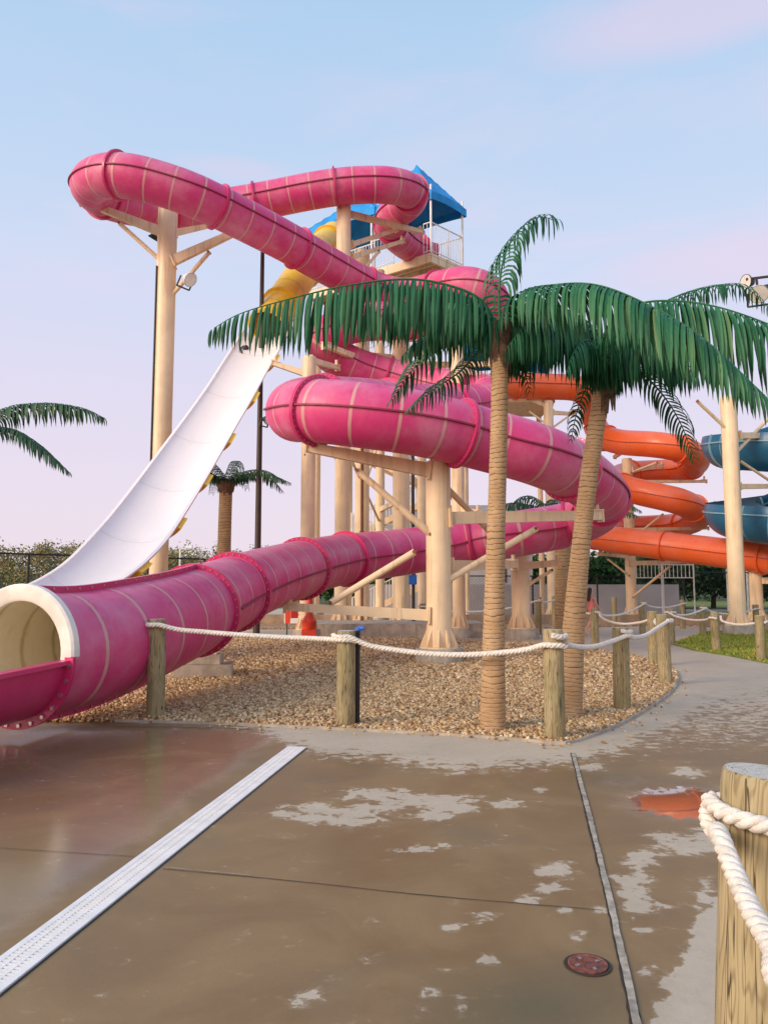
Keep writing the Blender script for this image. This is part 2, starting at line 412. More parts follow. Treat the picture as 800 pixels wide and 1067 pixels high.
# ------------------------------------------------------------------ PINK SLIDE
PR = .68
C = [(441, 262, 17.45), (428, 258, 17.4), (410, 243, 17.35), (408, 226, 17.3), (425, 211, 17.25), (428, 200, 17.2), (404, 193, 17.1), (360, 194, 17.0),
 (320, 200, 16.8), (285, 207, 16.6), (240, 215, 16.3), (195, 220, 16.0), (150, 217, 15.6), (112, 208, 15.2), (95, 195, 14.95), (105, 185, 14.7),
 (130, 183, 14.5), (165, 191, 14.3), (205, 205, 14.05), (250, 227, 13.8), (300, 253, 13.5), (345, 279, 13.2), (387, 301, 12.9), (422, 309, 12.6),
 (455, 303, 12.4), (480, 298, 12.2), (502, 302, 12.0), (512, 315, 11.7), (505, 328, 11.55), (470, 333, 11.4), (420, 334, 11.2), (368, 337, 10.9), (341, 350, 10.4),
 (343, 367, 10.0), (370, 382, 9.6), (410, 394, 9.2), (450, 402, 8.8), (490, 408, 8.3), (510, 415, 7.9), (490, 423, 7.5), (430, 423, 7.0),
 (370, 420, 6.5), (322, 422, 6.0), (307, 429, 5.6), (328, 428, 5.35), (380, 433, 5.15), (440, 442, 5.0), (500, 457, 4.8), (560, 474, 4.5),
 (602, 494, 4.25), (626, 516, 4.0), (618, 535, 3.75), (590, 547, 3.5), (540, 556, 3.2), (480, 566, 2.95)]
pts = [at(x, y, z=z) for x, y, z in C]
pts += [at(414, 576, d=22.3), at(350, 584, d=20.4), at(285, 601, d=16.9), at(235, 620, d=14.2), at(190, 642, d=12.0), at(130, 663, d=10.2), at(72, 678, d=9.15), at(22, 682, d=8.45)]
NP = len(pts)-1
P, ts, S = catmull(pts, .12); P = smoothpath(P, 8); FR = frames(P)
def sub(a, b):
    i, j = idx(ts, a), idx(ts, b)+1
    return P[i:j], tuple(x[i:j] for x in FR), S[i:j]
pink = thing('tube_slide', 'long pink enclosed tube slide that loops down around the tower to an open trough', 'water slide', tuple(P[-1]*[1, 1, 0]))
mb = MB(); sweep(mb, P, circ(PR, 36), S=S); pink_tube = mb.build('tube', M['pink'], pink, True)
tr = 58.6
for a in (0.0, PI):
    p_, f_, _ = sub(0, tr); mb = MB(); seam(mb, p_, f_, PR, a+.02); mb.build('side_seam', M['pink_seam'], pink, True, 30)
for a in (PI*.5+.05, -PI/2):
    p_, f_, _ = sub(tr, NP); mb = MB(); seam(mb, p_, f_, PR, a, .075, .05)
    bb = mb; bb.cur = 1
    for i in range(2, len(p_)-1, 2):
        for sgn in (-1, 1):
            D = f_[1][i]*math.cos(a)+f_[2][i]*math.sin(a); N = -f_[1][i]*math.sin(a)+f_[2][i]*math.cos(a)
            c = p_[i]+D*(PR+.045)+N*sgn*.03; cyl(bb, c-N*.008, c+N*.008, .014, n=6)
    mb.build('bolted_seam', [M['pink_plain'], M['bolt']], pink, True, 30)
# flanges: every 3.2 m on the long run, bunched on the lower bend
fl = []
s0 = S[idx(ts, 44.05)]
s = s0 % 3.2
while s < S[idx(ts, 54.5)]: fl.append(int(np.argmin(np.abs(S-s)))); s += 3.2
fl += [idx(ts, t) for t in (55.85, 56.55, 57.85, 58.72)]
for i in fl:
    mb = MB(); near = P[i][1] < 19; b_ = flange(mb, P, FR, i, PR, w=.09 if near else .07, h=.085, bolts=36 if near else 0)
    if near and b_: mb.cur = 1; boltring(mb, b_, FR[0][i], .015, .09)
    o = mb.build('flange', [M['pink_plain'], M['bolt']], pink, True, 40)
# cream end ring and cream lining
i = len(P)-1
mb = MB()
T, A, U = FR[0][i], FR[1][i], FR[2][i]; V = []; n = 48
prof = [(-.02, PR-.095), (.05, PR-.10), (.075, PR-.07), (.08, PR+.06), (.06, PR+.085), (-.02, PR+.085)]
for k in range(n):
    D = A*math.cos(2*PI*k/n)+U*math.sin(2*PI*k/n)
    for x, rr in prof: V.append(P[i]+T*x+D*(rr if math.sin(2*PI*k/n) > -.12 else min(rr, PR-.0)))
q = len(prof); mb.add(V, [(k*q+j, k*q+(j+1) % q, ((k+1) % n)*q+(j+1) % q, ((k+1) % n)*q+j) for k in range(n) for j in range(q)])
mb.build('end_ring', M['offwhite'], pink, True, 40)
p_, f_, s_ = sub(58, NP); mb = MB(); sweep(mb, p_, circ(PR-.03, 36), S=s_, fr=f_); mb.build('lining', M['cream_gel'], pink, True)
# open run-out trough
d0 = Vector((T[0], T[1], 0)).normalized(); a0 = Vector(P[-1])
side = Vector((d0.y, -d0.x, 0))
tp = [a0+d0*.08, a0+d0*1.2+Vector((0, 0, -.06)), a0+d0*2.6+Vector((0, 0, -.12)), a0+d0*4.5+Vector((0, 0, -.16))]
TP, tt, TS = catmull(tp, .15); TF = frames(TP)
mb = MB(); outer = circ(.69, 22, PI+.10-0.0, 2*PI-.10, False); inner = [(x*.95, y*.95) for x, y in outer][::-1]
sweep(mb, TP, outer+inner, S=TS*0+.1, cap=True, fr=TF); tr_o = mb.build('trough', M['pink_plain'], pink, True, 40)
for a, nm in ((PI+.10, 1), (2*PI-.10, 1)):
    mb = MB(); c_, s__ = math.cos(a)*.675, math.sin(a)*.675
    sweep(mb, TP, [(c_-.07, s__-.01), (c_+.07, s__-.01), (c_+.07, s__+.035), (c_-.07, s__+.035)], cap=True, fr=TF); mb.build('rim', M['pink_plain'], pink, True, 30)
mb = MB(); b_ = flange(mb, TP, TF, 0, .69, w=.05, h=.10, bolts=14, a0=PI, a1=2*PI); mb.cur = 1; boltring(mb, b_, TF[0][0], .024, .05); o = mb.build('flange', [M['pink_plain'], M['bolt']], pink, True, 40)
mb = MB(); b_ = flange(mb, TP, TF, idx(tt, 1.6), .69, w=.05, h=.10, bolts=14, a0=PI, a1=2*PI); o = mb.build('flange', M['pink_plain'], pink, True, 40)
# inner cream floor
mb = MB(); sweep(mb, TP, circ(.645, 20, PI+.12, 2*PI-.12, False), closed=False, fr=TF, S=TS*0+.1); mb.build('trough_lining', M['cream_gel'], pink, True)
# starting tub at the top
mb = MB(); T, A, U = FR[0][0], FR[1][0], FR[2][0]
sweep(mb, np.array([P[0]-T*.4, P[0]-T*.2, P[0]]), circ(.70, 20, PI-.3, 2*PI+.3, False), closed=False, S=[.1, .1, .1]); mb.build('entry_tub', M['pink_plain'], pink, True)

# ------------------------------------------------------------------ YELLOW / WHITE SPEED SLIDE
sp_pts = [at(348, 246, d=33), at(327, 268, d=30.5), at(306, 298, d=28.3), at(284, 333, d=26.5), at(259, 374, d=25.0), at(234, 415, d=23.7), at(207, 456, d=22.3),
 at(180, 497, d=20.9), at(150, 540, d=19.4), at(120, 576, d=18.0), at(90, 600, d=16.9), at(55, 617, d=15.8), at(10, 631, d=14.7), at(-50, 642, d=13.7), at(-130, 652, d=12.8)]
P2, t2, S2 = catmull(sp_pts, .12); P2 = smoothpath(P2, 12); F2 = frames(P2)
spd = thing('speed_slide', 'steep straight slide with a yellow tube top and a long white open chute', 'water slide', tuple(P2[-1]*[1, 1, 0]))
i3 = idx(t2, 3.2)
mb = MB(); sweep(mb, P2[:i3+1], circ(.63, 30), S=S2[:i3+1], fr=tuple(x[:i3+1] for x in F2)); mb.build('tube', M['yellow'], spd, True)
def shallow(R_, h, off, n=20): return [(R_*math.sin(a), off+R_*(1-math.cos(a))) for a in [h*(2*k/n-1) for k in range(n+1)]]
arcO = shallow(1.45, .78, -.45); arcI = shallow(1.42, .78, -.415)
fx = tuple(x[i3:] for x in F2)
mb = MB(); sweep(mb, P2[i3:], arcO, S=S2[i3:], closed=False, fr=fx); mb.build('chute_shell', M['yellow'], spd, True)
mb = MB(); sweep(mb, P2[i3:], arcI, S=S2[i3:], closed=False, fr=fx); mb.build('chute_lining', M['white_gel'], spd, True)
for ed in (arcI[0], arcI[-1]):
    mb = MB(); c_, s__ = ed
    sweep(mb, P2[i3:], [(c_-.045, s__-.03), (c_+.045, s__-.03), (c_+.045, s__+.012), (c_-.045, s__+.012)], cap=True, fr=fx); mb.build('rim', M['white_gel'], spd, True, 30)
for t in (.3, 1.5, 2.6, 3.2):
    mb = MB(); flange(mb, P2, F2, idx(t2, t), .63, h=.09); mb.build('flange', M['yellow'], spd, True, 40)
s = S2[i3]+1.8
while s < S2[-1]-1.5:
    mb = MB(); i_ = int(np.argmin(np.abs(S2-s))); j_ = slice(i_, i_+5); sweep(mb, P2[j_], [(x, y-.01) for x, y in arcO]+[((x*1.11 if x < 0 else x), y-.02-(.10*min(1, -x*1.4)*(1+x*.6) if x < 0 else 0)) for x, y in arcO[::-1]], cap=True, fr=tuple(x[j_] for x in F2)); mb.build('flange', M['yellow'], spd, True, 40); s += 2.1

# ------------------------------------------------------------------ ORANGE SLIDE
oc = [(512, 402, 35.2), (545, 402, 35.6), (570, 403, 36), (602, 405, 36.5), (618, 418, 38), (618, 440, 39.3), (628, 455, 38.5), (648, 461, 37.5), (680, 463, 36), (710, 468, 35.5), (726, 478, 36.8),
 (716, 488, 39.5), (688, 491, 41), (655, 493, 40.5), (640, 501, 38.5), (655, 510, 36.5), (685, 517, 35.5), (712, 524, 35.2), (728, 536, 36.5), (712, 546, 39.5), (680, 549, 41), (645, 550, 40.5),
 (618, 554, 38.5), (625, 560, 36.5), (660, 565, 34.5), (710, 571, 33), (760, 577, 31.5), (810, 583, 30), (880, 592, 28)]
P3, t3, S3 = catmull([at(x, y, d=d) for x, y, d in oc], .2); P3 = smoothpath(P3, 6); F3 = frames(P3)
org = thing('tube_slide', 'bright orange tube slide winding behind the right palm trunk', 'water slide', tuple(P3[-1]*[1, 1, 0]))
mb = MB(); sweep(mb, P3, circ(.62, 28), S=S3); mb.build('tube', M['orange'], org, True)
for a in (0, PI):
    mb = MB(); seam(mb, P3, F3, .62, a, .04, .03); mb.build('side_seam', M['orange_dark'], org, True, 30)
s = 1.2
while s < S3[-1]:
    mb = MB(); flange(mb, P3, F3, int(np.argmin(np.abs(S3-s))), .62, n=28); mb.build('flange', M['orange'], org, True, 40); s += 4.2

# ------------------------------------------------------------------ TEAL SLIDE (open top flume, wound round the far right)
def helix(cx, cy, r, z0, z1, turns, a0, n):
    return np.array([(cx+r*math.cos(a0+2*PI*turns*k/n), cy+r*math.sin(a0+2*PI*turns*k/n), z0+(z1-z0)*k/n) for k in range(n+1)])
c4 = at(826, 500, d=29.5)
HP = helix(c4.x, c4.y, 2.25, 8.9, 3.35, 2.05, -.55-.1*PI, 190)
HP = np.concatenate([HP, HP[-1]+np.cumsum(np.tile((HP[-1]-HP[-2]), (40, 1)), 0)]); F4 = frames(HP)
S4 = np.concatenate([[0], np.cumsum(np.linalg.norm(np.diff(HP, axis=0), axis=1))])
tl = thing('open_slide', 'deep blue and teal open slide winding round the cream column at the right edge', 'water slide', (c4.x, c4.y, 0))
mb = MB(); sweep(mb, HP, circ(1.0, 26, PI-.35, 2*PI+.35, False), S=S4, closed=False, fr=F4); mb.build('outer_shell', M['teal'], tl, True)
mb = MB(); sweep(mb, HP, circ(.97, 26, PI-.34, 2*PI+.34, False), S=S4, closed=False, fr=F4); mb.build('lining', M['teal_in'], tl, True)
for a in (0.02, PI-.02):
    mb = MB(); seam(mb, HP, F4, 1.0, a, .06, .05); mb.build('side_seam', M['teal_rib'], tl, True, 30)
for i in range(8, len(HP), 26):
    mb = MB(); flange(mb, HP, F4, i, 1.0, w=.07, h=.06, a0=PI-.35, a1=2*PI+.35, n=24); mb.build('flange', M['teal_rib'], tl, True, 40)

# ------------------------------------------------------------------ SUPPORT COLUMNS
GCOL = 'cream steel columns holding up the slides'
def column(px, d, w, ytop, label, ped=True, arms=(), extras=None, ztop=None, gus=True):
    b = at(px, 612.5, d=d); x, y = b.x, d
    pz = .32 if ped else 0.0
    if ztop is None: ztop = at(px, ytop, d=d).z
    t = thing('support_column', label, 'column', (x, y, 0), GCOL)
    mb = MB(); r = w/2
    lathe(mb, [(r, pz+.03), (r, ztop-.03), (r-.02, ztop)], (x, y, 0), 26); mb.build('shaft', M['steel'], t, True, 30)
    mb = MB(); lathe(mb, [(r*1.55, pz), (r*1.55, pz+.035)], (x, y, 0), 26)
    mb.build('base_plate', M['steel'], t)
    if gus:
        for k in range(10):
            mb = MB(); a = 2*PI*k/10+.2; c, s = math.cos(a), math.sin(a); th = .018
            tri = [(r-.01, pz+.036), (r*1.5, pz+.036), (r*1.5, pz+.08), (r-.01, pz+.42)]
            V = [(x+rr*c-s*th*o, y+rr*s+c*th*o, z) for o in (-1, 1) for rr, z in tri]
            mb.add(V, [(3, 2, 1, 0), (4, 5, 6, 7), (0, 1, 5, 4), (1, 2, 6, 5), (2, 3, 7, 6), (3, 0, 4, 7)])
            mb.build('base_gusset', M['steel'], t)
    if ped:
        mb = MB(); lathe(mb, [(r*1.9, -.05), (r*1.9, pz-.02), (r*1.86, pz-.001)], (x, y, 0), 28, wob=.004); mb.build('pedestal', M['concrete_block'], t, True, 40)
    for kind, p, q, *rest in arms:
        p, q = Vector(p), Vector(q)
        mb = MB()
        if kind == 'beam':
            ww, hh, h2 = (rest+[.16, .26, .16])[:3] if rest else (.16, .26, .16)
            beam(mb, p, q, ww, hh, h2); dd_ = (q-p).normalized(); beam(mb, p-dd_*.02, p+dd_*.03, ww*2.0, hh*1.5); beam(mb, q-dd_*.03, q+dd_*.005, ww*1.3, h2*1.25); o = mb.build('arm', M['steel'], t)
            mb = MB(); dq = (q-p).normalized(); cyl(mb, q+Vector((0, 0, h2*-.2))-dq*.12, q+Vector((0, 0, .28))-dq*.12, .05, n=8); beam(mb, q-dq*.3+Vector((0, 0, hh/2+.01)), q+Vector((0, 0, hh/2+.01)), ww*1.5, .03); mb.build('saddle_bracket', M['steel'], o)
        else:
            rr = rest[0] if rest else .06
            cyl(mb, p, q, rr, n=12); o = mb.build('brace', M['steel'], t, True, 30)
            for e in (p, q): mb = MB(); cyl(mb, e+Vector((-.02, -rr-.03, 0)), e+Vector((.02, rr+.03, 0)), .04, n=8); mb.build('pin', M['rust'], o)
    if extras: extras(t, x, y)
    return t
def A_(px, py, d): return at(px, py, d=d)
def flood(name_lab, p, aim, size=.32, group=None, parent_mat='white_paint'):
    t = thing('floodlight', name_lab, 'floodlight', tuple(p), group)
    p = Vector(p); aim = Vector(aim).normalized(); mb = MB()
    d, s, u = frame(aim)
    rings = []; V = []
    prof = [(-.30, .22), (-.26, .45), (-.05, .62), (.22, 1.0), (.30, 1.0)]
    n = 18
    for zz, rr in prof:
        for k in range(n): a = 2*PI*k/n; V.append(p+d*zz*size*1.3+(s*math.cos(a)+u*math.sin(a))*rr*size*.62)
    m = len(prof); mb.add(V, [(i*n+k, i*n+(k+1) % n, (i+1)*n+(k+1) % n, (i+1)*n+k) for i in range(m-1) for k in range(n)]+[tuple(range(n-1, -1, -1))])
    mb.build('housing', M[parent_mat], t, True, 40)
    mb = MB(); cyl(mb, p+d*.26*size*1.3, p+d*.29*size*1.3, size*.58, n=18); mb.build('lens', M['glass'], t)
    mb = MB(); beam(mb, p-d*.1*size-s*size*.68, p-d*.1*size-s*size*.68-u*size*.9, .05, .03); beam(mb, p-d*.1*size+s*size*.68, p-d*.1*size+s*size*.68-u*size*.9, .05, .03)
    beam(mb, p-d*.1*size-s*size*.70-u*size*.9, p-d*.1*size+s*size*.70-u*size*.9, .06, .03); mb.build('yoke', M['dark_metal'], t)
    return t

# tall left column under the big loop
column(164, 25.5, .66, 217, 'tall cream column under the far left loop of the pink slide', arms=[
  ('beam', A_(172, 243, 25.4), A_(84, 211, 25.0), .18, .32, .18), ('beam', A_(180, 272, 25.4), A_(248, 243, 25.5), .18, .34, .2),
  ('beam', A_(180, 243, 26), A_(222, 236, 28.5), .16, .26, .16),
  ('cyl', A_(168, 272, 25.4), A_(125, 233, 25.2), .075), ('cyl', A_(179, 308, 25.4), A_(218, 263, 25.4), .075)])
mb = MB(); a, b2 = A_(163.5, 277, 25.25), A_(158, 590, 25.25); b2.x = a.x; cyl(mb, a, Vector((a.x, a.y, .3)), .035, n=8)
tag(origin(mb.build('conduit_pipe', M['dark_metal']), (a.x, a.y, .3)), 'thin dark conduit running down the tall left cream column', 'pipe')
GL = 'floodlights on the tall left column'
flood('floodlight on the right side of the tall left column, under the brace', A_(196, 290, 25.0), (.75, -.5, -.6), .40, GL)
flood('small dark floodlight under the left arm of the tall column', A_(161, 246, 26.2), (-.5, .2, -.8), .3, GL, 'dark_metal')

# main front column
column(457, 16.6, .54, 481, 'thick cream column in the middle, standing on a round concrete base in the gravel', arms=[
  ('beam', A_(447, 490, 16.5), A_(318, 468, 16.2), .16, .30, .20),
  ('cyl', A_(449, 557, 16.5), A_(372, 490, 16.3), .075),
  ('beam', A_(466, 540, 16.5), A_(626, 538, 18.2), .16, .27, .22),
  ('cyl', A_(464, 606, 16.5), A_(558, 551, 17.6), .075),
  ('cyl', A_(462, 505, 16.7), A_(512, 556, 18.9), .07),
  ('beam', A_(447, 641, 16.5), A_(296, 634, 16.6), .16, .24, .16),
  ('cyl', A_(345, 628, 16.55), A_(432, 575, 16.5), .075),
  ('beam', A_(466, 590, 16.8), A_(536, 589, 20.5), .16, .26, .2)])
column(320, 24, .45, 372, 'slim cream column left of the tower under the smaller pink loop', arms=[
  ('beam', A_(320, 390, 24), A_(283, 379, 24.0), .15, .2, .14), ('beam', A_(322, 375, 24), A_(352, 384, 26), .15, .2, .14), ('cyl', A_(320, 412, 24), A_(330, 470, 24.4), .05)])
column(356, 28.8, .56, 213, 'very tall cream column rising past the decks to the topmost pink tube', arms=[
  ('beam', A_(360, 222, 29), A_(440, 243, 31), .16, .26, .16), ('beam', A_(366, 255, 29.2), A_(413, 240, 31), .16, .2, .14), ('beam', A_(366, 268, 29.2), A_(420, 252, 31.4), .16, .2, .14),
  ('cyl', A_(362, 300, 29), A_(395, 262, 30), .06), ('beam', A_(352, 362, 28.6), A_(400, 382, 27.2), .16, .26, .18)])
column(377, 31, .58, 262, 'cream column right behind the tallest one, holding the deck edge', arms=[('beam', A_(380, 330, 31), A_(424, 318, 30.4), .15, .22, .16)])
column(396, 33.5, .40, 282, 'slimmest cream column in the middle of the tower')
column(418, 29.5, .64, 352, 'thick cream column left of the middle one, under the middle pink loop', arms=[
  ('beam', A_(412, 389, 28.9), A_(337, 361, 25.2), .16, .30, .16), ('cyl', A_(403, 405, 28.6), A_(376, 378, 27.0), .06), ('beam', A_(424, 380, 29.2), A_(512, 381, 27.8), .15, .24, .16)])
column(440, 35, .42, 290, 'cream column directly behind the thick front column, under the tower deck')
column(478, 25, .42, 345, 'cream column just left of the front palm trunk, behind the pink tube', arms=[('beam', A_(478, 385, 25), A_(524, 398, 25.6), .14, .2, .14), ('cyl', A_(478, 410, 25), A_(505, 395, 25.4), .05), ('beam', A_(478, 530, 25), A_(500, 536, 24), .14, .2, .14)])
column(542, 24.5, .58, 566, 'short stout cream column right of the front palm trunk', arms=[('beam', A_(536, 590, 24.3), A_(584, 588, 24.0), .16, .26, .18), ('cyl', A_(546, 612, 24.4), A_(575, 594, 24.0), .055)])
column(575, 36, .45, 418, 'cream column between the two palm trunks under the high orange tube', arms=[
  ('beam', A_(575, 430, 36), A_(598, 432, 37), .14, .2, .14), ('cyl', A_(575, 446, 36), A_(604, 425, 37), .05), ('beam', A_(575, 425, 36), A_(548, 416, 36), .14, .2, .14), ('cyl', A_(575, 446, 36), A_(550, 428, 36), .05)])
column(657, 37.5, .50, 478, 'cream column in the middle of the winding orange slide', arms=[
  ('beam', A_(657, 490, 37.4), A_(690, 486, 39.5), .15, .22, .16), ('cyl', A_(658, 492, 37.2), A_(684, 482, 35.8), .055), ('beam', A_(657, 502, 37.6), A_(736, 502, 37.2), .15, .16, .12),
  ('beam', A_(657, 552, 37.4), A_(738, 551, 37), .15, .18, .12), ('cyl', A_(657, 562, 37.4), A_(690, 536, 36), .05), ('beam', A_(657, 587, 36.8), A_(716, 586, 33.6), .16, .22, .14),
  ('cyl', A_(659, 622, 37.2), A_(698, 590, 35), .06), ('beam', A_(657, 580, 37.4), A_(622, 578, 37), .15, .2, .12), ('cyl', A_(655, 600, 37.2), A_(632, 582, 37), .05), ('beam', A_(655, 467, 37.4), A_(640, 477, 38.6), .14, .16, .12)])
column(767, 26.6, .55, 414, 'cream column at the right edge in front of the blue slide', arms=[
  ('beam', A_(768, 454, 26.7), A_(822, 455, 28.4), .16, .22, .16), ('cyl', A_(767, 471, 26.7), A_(800, 436, 27.6), .06), ('cyl', A_(762, 452, 26.6), A_(726, 418, 26), .06),
  ('beam', A_(768, 507, 26.7), A_(822, 507, 28.4), .16, .18, .14), ('cyl', A_(770, 480, 26.7), A_(800, 500, 27.4), .05)])
column(787, 31, .5, 590, 'short cream column behind the right edge column with a low arm', arms=[('beam', A_(787, 605, 31), A_(840, 606, 30), .16, .26, .2)])

# ------------------------------------------------------------------ TOWER
ZD = 16.8
N_ = at(449, 263, z=ZD); Rr = at(482, 278, z=ZD); Lf = at(387, 282, z=ZD); e1 = (Rr-N_); e2 = (Lf-N_); e2n = e2.normalized(); e1n = e1.normalized()
Fc = N_+e1+e2
tow = thing('slide_tower', 'tall cream tower with two blue canopies, white railings and stairs behind the pink slide', 'tower', (N_.x, N_.y+1.5, 0))
def slab(mb, c4_, z0, z1):
    V = [(p.x, p.y, z0) for p in c4_]+[(p.x, p.y, z1) for p in c4_]
    mb.add(V, [(3, 2, 1, 0), (4, 5, 6, 7), (0, 1, 5, 4), (1, 2, 6, 5), (2, 3, 7, 6), (3, 0, 4, 7)])
decks = []
L2 = Lf+e2n*4.3; dk1 = [N_, Rr, Fc, Lf]; dk2 = [Lf+e1n*.2, Lf+e1n*3.0, L2+e1n*3.0, L2+e1n*.2]
for dk in (dk1, dk2):
    mb = MB(); slab(mb, dk, ZD-.12, ZD); o = mb.build('deck', M['steel'], tow)
    mb = MB(); c0 = sum(dk, Vector())/4
    for k in range(4):
        a, b_ = dk[k], dk[(k+1) % 4]; beam(mb, a+(c0-a)*.04+Vector((0, 0, -.28)), b_+(c0-b_)*.04+Vector((0, 0, -.28)), .12, .30)
    for k in range(1, 4):
        a = dk[0].lerp(dk[1], k/4); b_ = dk[3].lerp(dk[2], k/4); beam(mb, a+Vector((0, 0, -.26)), b_+Vector((0, 0, -.26)), .1, .2)
    mb.build('joists', M['steel'], o)
def railing(a, b_, parent, h=1.45, post=True):
    a, b_ = Vector(a), Vector(b_); mb = MB(); n = max(2, int((b_-a).length/.17)); up = Vector((0, 0, 1))
    cyl(mb, a+up*h, b_+up*h, .03, n=6); cyl(mb, a+up*.1, b_+up*.1, .022, n=6)
    for k in range(n+1):
        p = a.lerp(b_, k/n); cyl(mb, p, p+up*h, .035 if k % 7 == 0 else .014, n=5, cap=False)
    return mb.build('railing', M['white_paint'], parent)
railing(N_, Rr, tow); railing(N_+e2*.0, N_+e2*.12, tow); railing(Rr, Fc, tow); railing(N_+e2*.62, Lf, tow); railing(dk2[0], dk2[3], tow); railing(dk2[3], dk2[2], tow); railing(dk2[2], dk2[1], tow)
def canopy(c, ex, ey, z0, rise, sag, parent):
    mb = MB(); n = 14; V = []; f = []
    for i in range(n+1):
        for j in range(n+1):
            u, v = i/n*2-1, j/n*2-1; m_ = max(abs(u), abs(v))
            edge = 1-m_; other = min(abs(u), abs(v))/max(m_, 1e-6)
            z = z0+rise*edge+sag*(1-other*other)*m_**4
            p = c+ex*u+ey*v; V.append((p.x, p.y, z))
    f = [(i*(n+1)+j, (i+1)*(n+1)+j, (i+1)*(n+1)+j+1, i*(n+1)+j+1) for i in range(n) for j in range(n)]
    mb.add(V, f)
    # hanging valance
    ring = [i for i in range(n+1)]+[(n)+(n+1)*k for k in range(1, n+1)]
    bidx = [(0, j) for j in range(n)]+[(i, n) for i in range(n)]+[(n, n-j) for j in range(n)]+[(n-i, 0) for i in range(n)]
    W = [V[i*(n+1)+j] for i, j in bidx]; m = len(W)
    mb.add(W+[(x, y, z-.38) for x, y, z in W], [(k, (k+1) % m, m+(k+1) % m, m+k) for k in range(m)])
    return mb.build('canopy', M['canopy'], parent)
cc1 = N_+e1*.5+e2*.5
canopy(Vector((cc1.x, cc1.y, 0)), e1*.56, e2*.54, ZD+2.85, 2.4, .10, tow)
cc2 = (dk2[0]+dk2[1]+dk2[2]+dk2[3])/4
canopy(Vector((cc2.x, cc2.y, 0)), e1n*1.8, e2n*2.5, ZD+3.05, 2.0, .12, tow)
for p in dk1+[dk2[0], dk2[2], dk2[3]]:
    mb = MB(); cyl(mb, p+Vector((0, 0, 0)), p+Vector((0, 0, 3.25)), .05, n=8); mb.build('canopy_post', M['white_paint'], tow)
for p, rr in ((Fc, .26), (dk2[2], .26), (Rr+e2n*.3-e1n*.2, .2), (L2+e1n*.8, .26)):
    q = Vector((p.x, p.y, .35)); mb = MB(); cyl(mb, q, Vector((p.x, p.y, ZD-.55)), rr, n=20, cap=False); o = mb.build('column', M['steel'], tow, True)
    mb = MB(); lathe(mb, [(rr*1.9, -.05), (rr*1.9, .35)], (p.x, p.y, 0), 20); mb.build('pedestal', M['concrete_block'], o, True, 40)
cols_ = [at(356, 612.5, d=28.8), at(377, 612.5, d=31), at(418, 612.5, d=29.5), at(440, 612.5, d=35), at(396, 612.5, d=33.5)]
for (i_, j_, za, zb) in ((0, 1, 12.6, 12.6), (0, 2, 10.6, 10.6), (1, 4, 8.4, 8.4), (1, 4, 5.4, 8.2), (2, 3, 9.2, 9.2), (2, 3, 5.8, 9.0), (1, 3, 12.4, 12.4), (1, 3, 12.6, 15.9), (0, 4, 7.2, 4.4), (2, 4, 5.0, 5.0), (1, 4, 15.6, 12.8)):
    a, b_ = cols_[i_].copy(), cols_[j_].copy(); a.z, b_.z = za, zb; d_ = (b_-a).normalized(); mb = MB()
    if za == zb: beam(mb, a+d_*.2, b_-d_*.2, .14, .2)
    else: cyl(mb, a+d_*.2, b_-d_*.2, .055, n=10)
    mb.build('cross_brace', M['steel'], tow, za != zb, 40)
# stair flights zigzag up the back of the tower
sx0, sx1, sy = Lf.x-1.0, Lf.x+3.4, Fc.y+1.2
zz = .0; k = 0
while zz < ZD-.5:
    z1_ = min(ZD, zz+2.1); xa, xb = (sx0, sx1) if k % 2 == 0 else (sx1, sx0); yy = sy+(.0 if k % 2 else 1.3)
    mb = MB(); ns = 11
    for i in range(ns):
        t = (i+.5)/ns; box(mb, (xa+(xb-xa)*t, yy, zz+(z1_-zz)*(i+1)/ns), abs(xb-xa)/ns, 1.1, .05)
    beam(mb, (xa, yy-.56, zz), (xb, yy-.56, z1_), .06, .28); beam(mb, (xa, yy+.56, zz), (xb, yy+.56, z1_), .06, .28)
    o = mb.build('stair_flight', M['steel'], tow)
    for s_ in (-.56, .56): railing((xa, yy+s_, zz), (xb, yy+s_, z1_), o, 1.1)
    mb = MB(); box(mb, (xb+(.5 if xb > xa else -.5), sy+.65, z1_-.03), 1.0, 2.4, .10); mb.build('landing', M['steel'], tow)
    zz = z1_; k += 1

# a second, lower platform at the right where the orange slide begins
ob = at(548, 405, d=38.5)
tw2 = thing('slide_platform', 'lower platform with a blue canopy behind the palm crowns where the orange slide starts', 'platform', (ob.x, ob.y, 0))
pz2 = ob.z-1.0
mb = MB(); box(mb, (ob.x-1.2, ob.y, pz2), 4.6, 3.2, .2); mb.build('deck', M['steel'], tw2)
canopy(Vector((ob.x-1.0, ob.y, 0)), Vector((2.6, 0, 0)), Vector((0, 1.9, 0)), pz2+2.6, 1.4, .3, tw2)
for sx in (-3.3, .9):
    for sy_ in (-1.4, 1.4):
        mb = MB(); cyl(mb, (ob.x+sx, ob.y+sy_, 0), (ob.x+sx, ob.y+sy_, pz2-.1), .14, n=14); mb.build('column', M['steel'], tw2, True, 40)
        mb = MB(); cyl(mb, (ob.x+sx, ob.y+sy_, pz2+.1), (ob.x+sx, ob.y+sy_, pz2+2.7), .05, n=8); mb.build('canopy_post', M['white_paint'], tw2)
railing((ob.x-3.5, ob.y-1.6, pz2+.1), (ob.x-.6, ob.y-1.6, pz2+.1), tw2, 1.2)

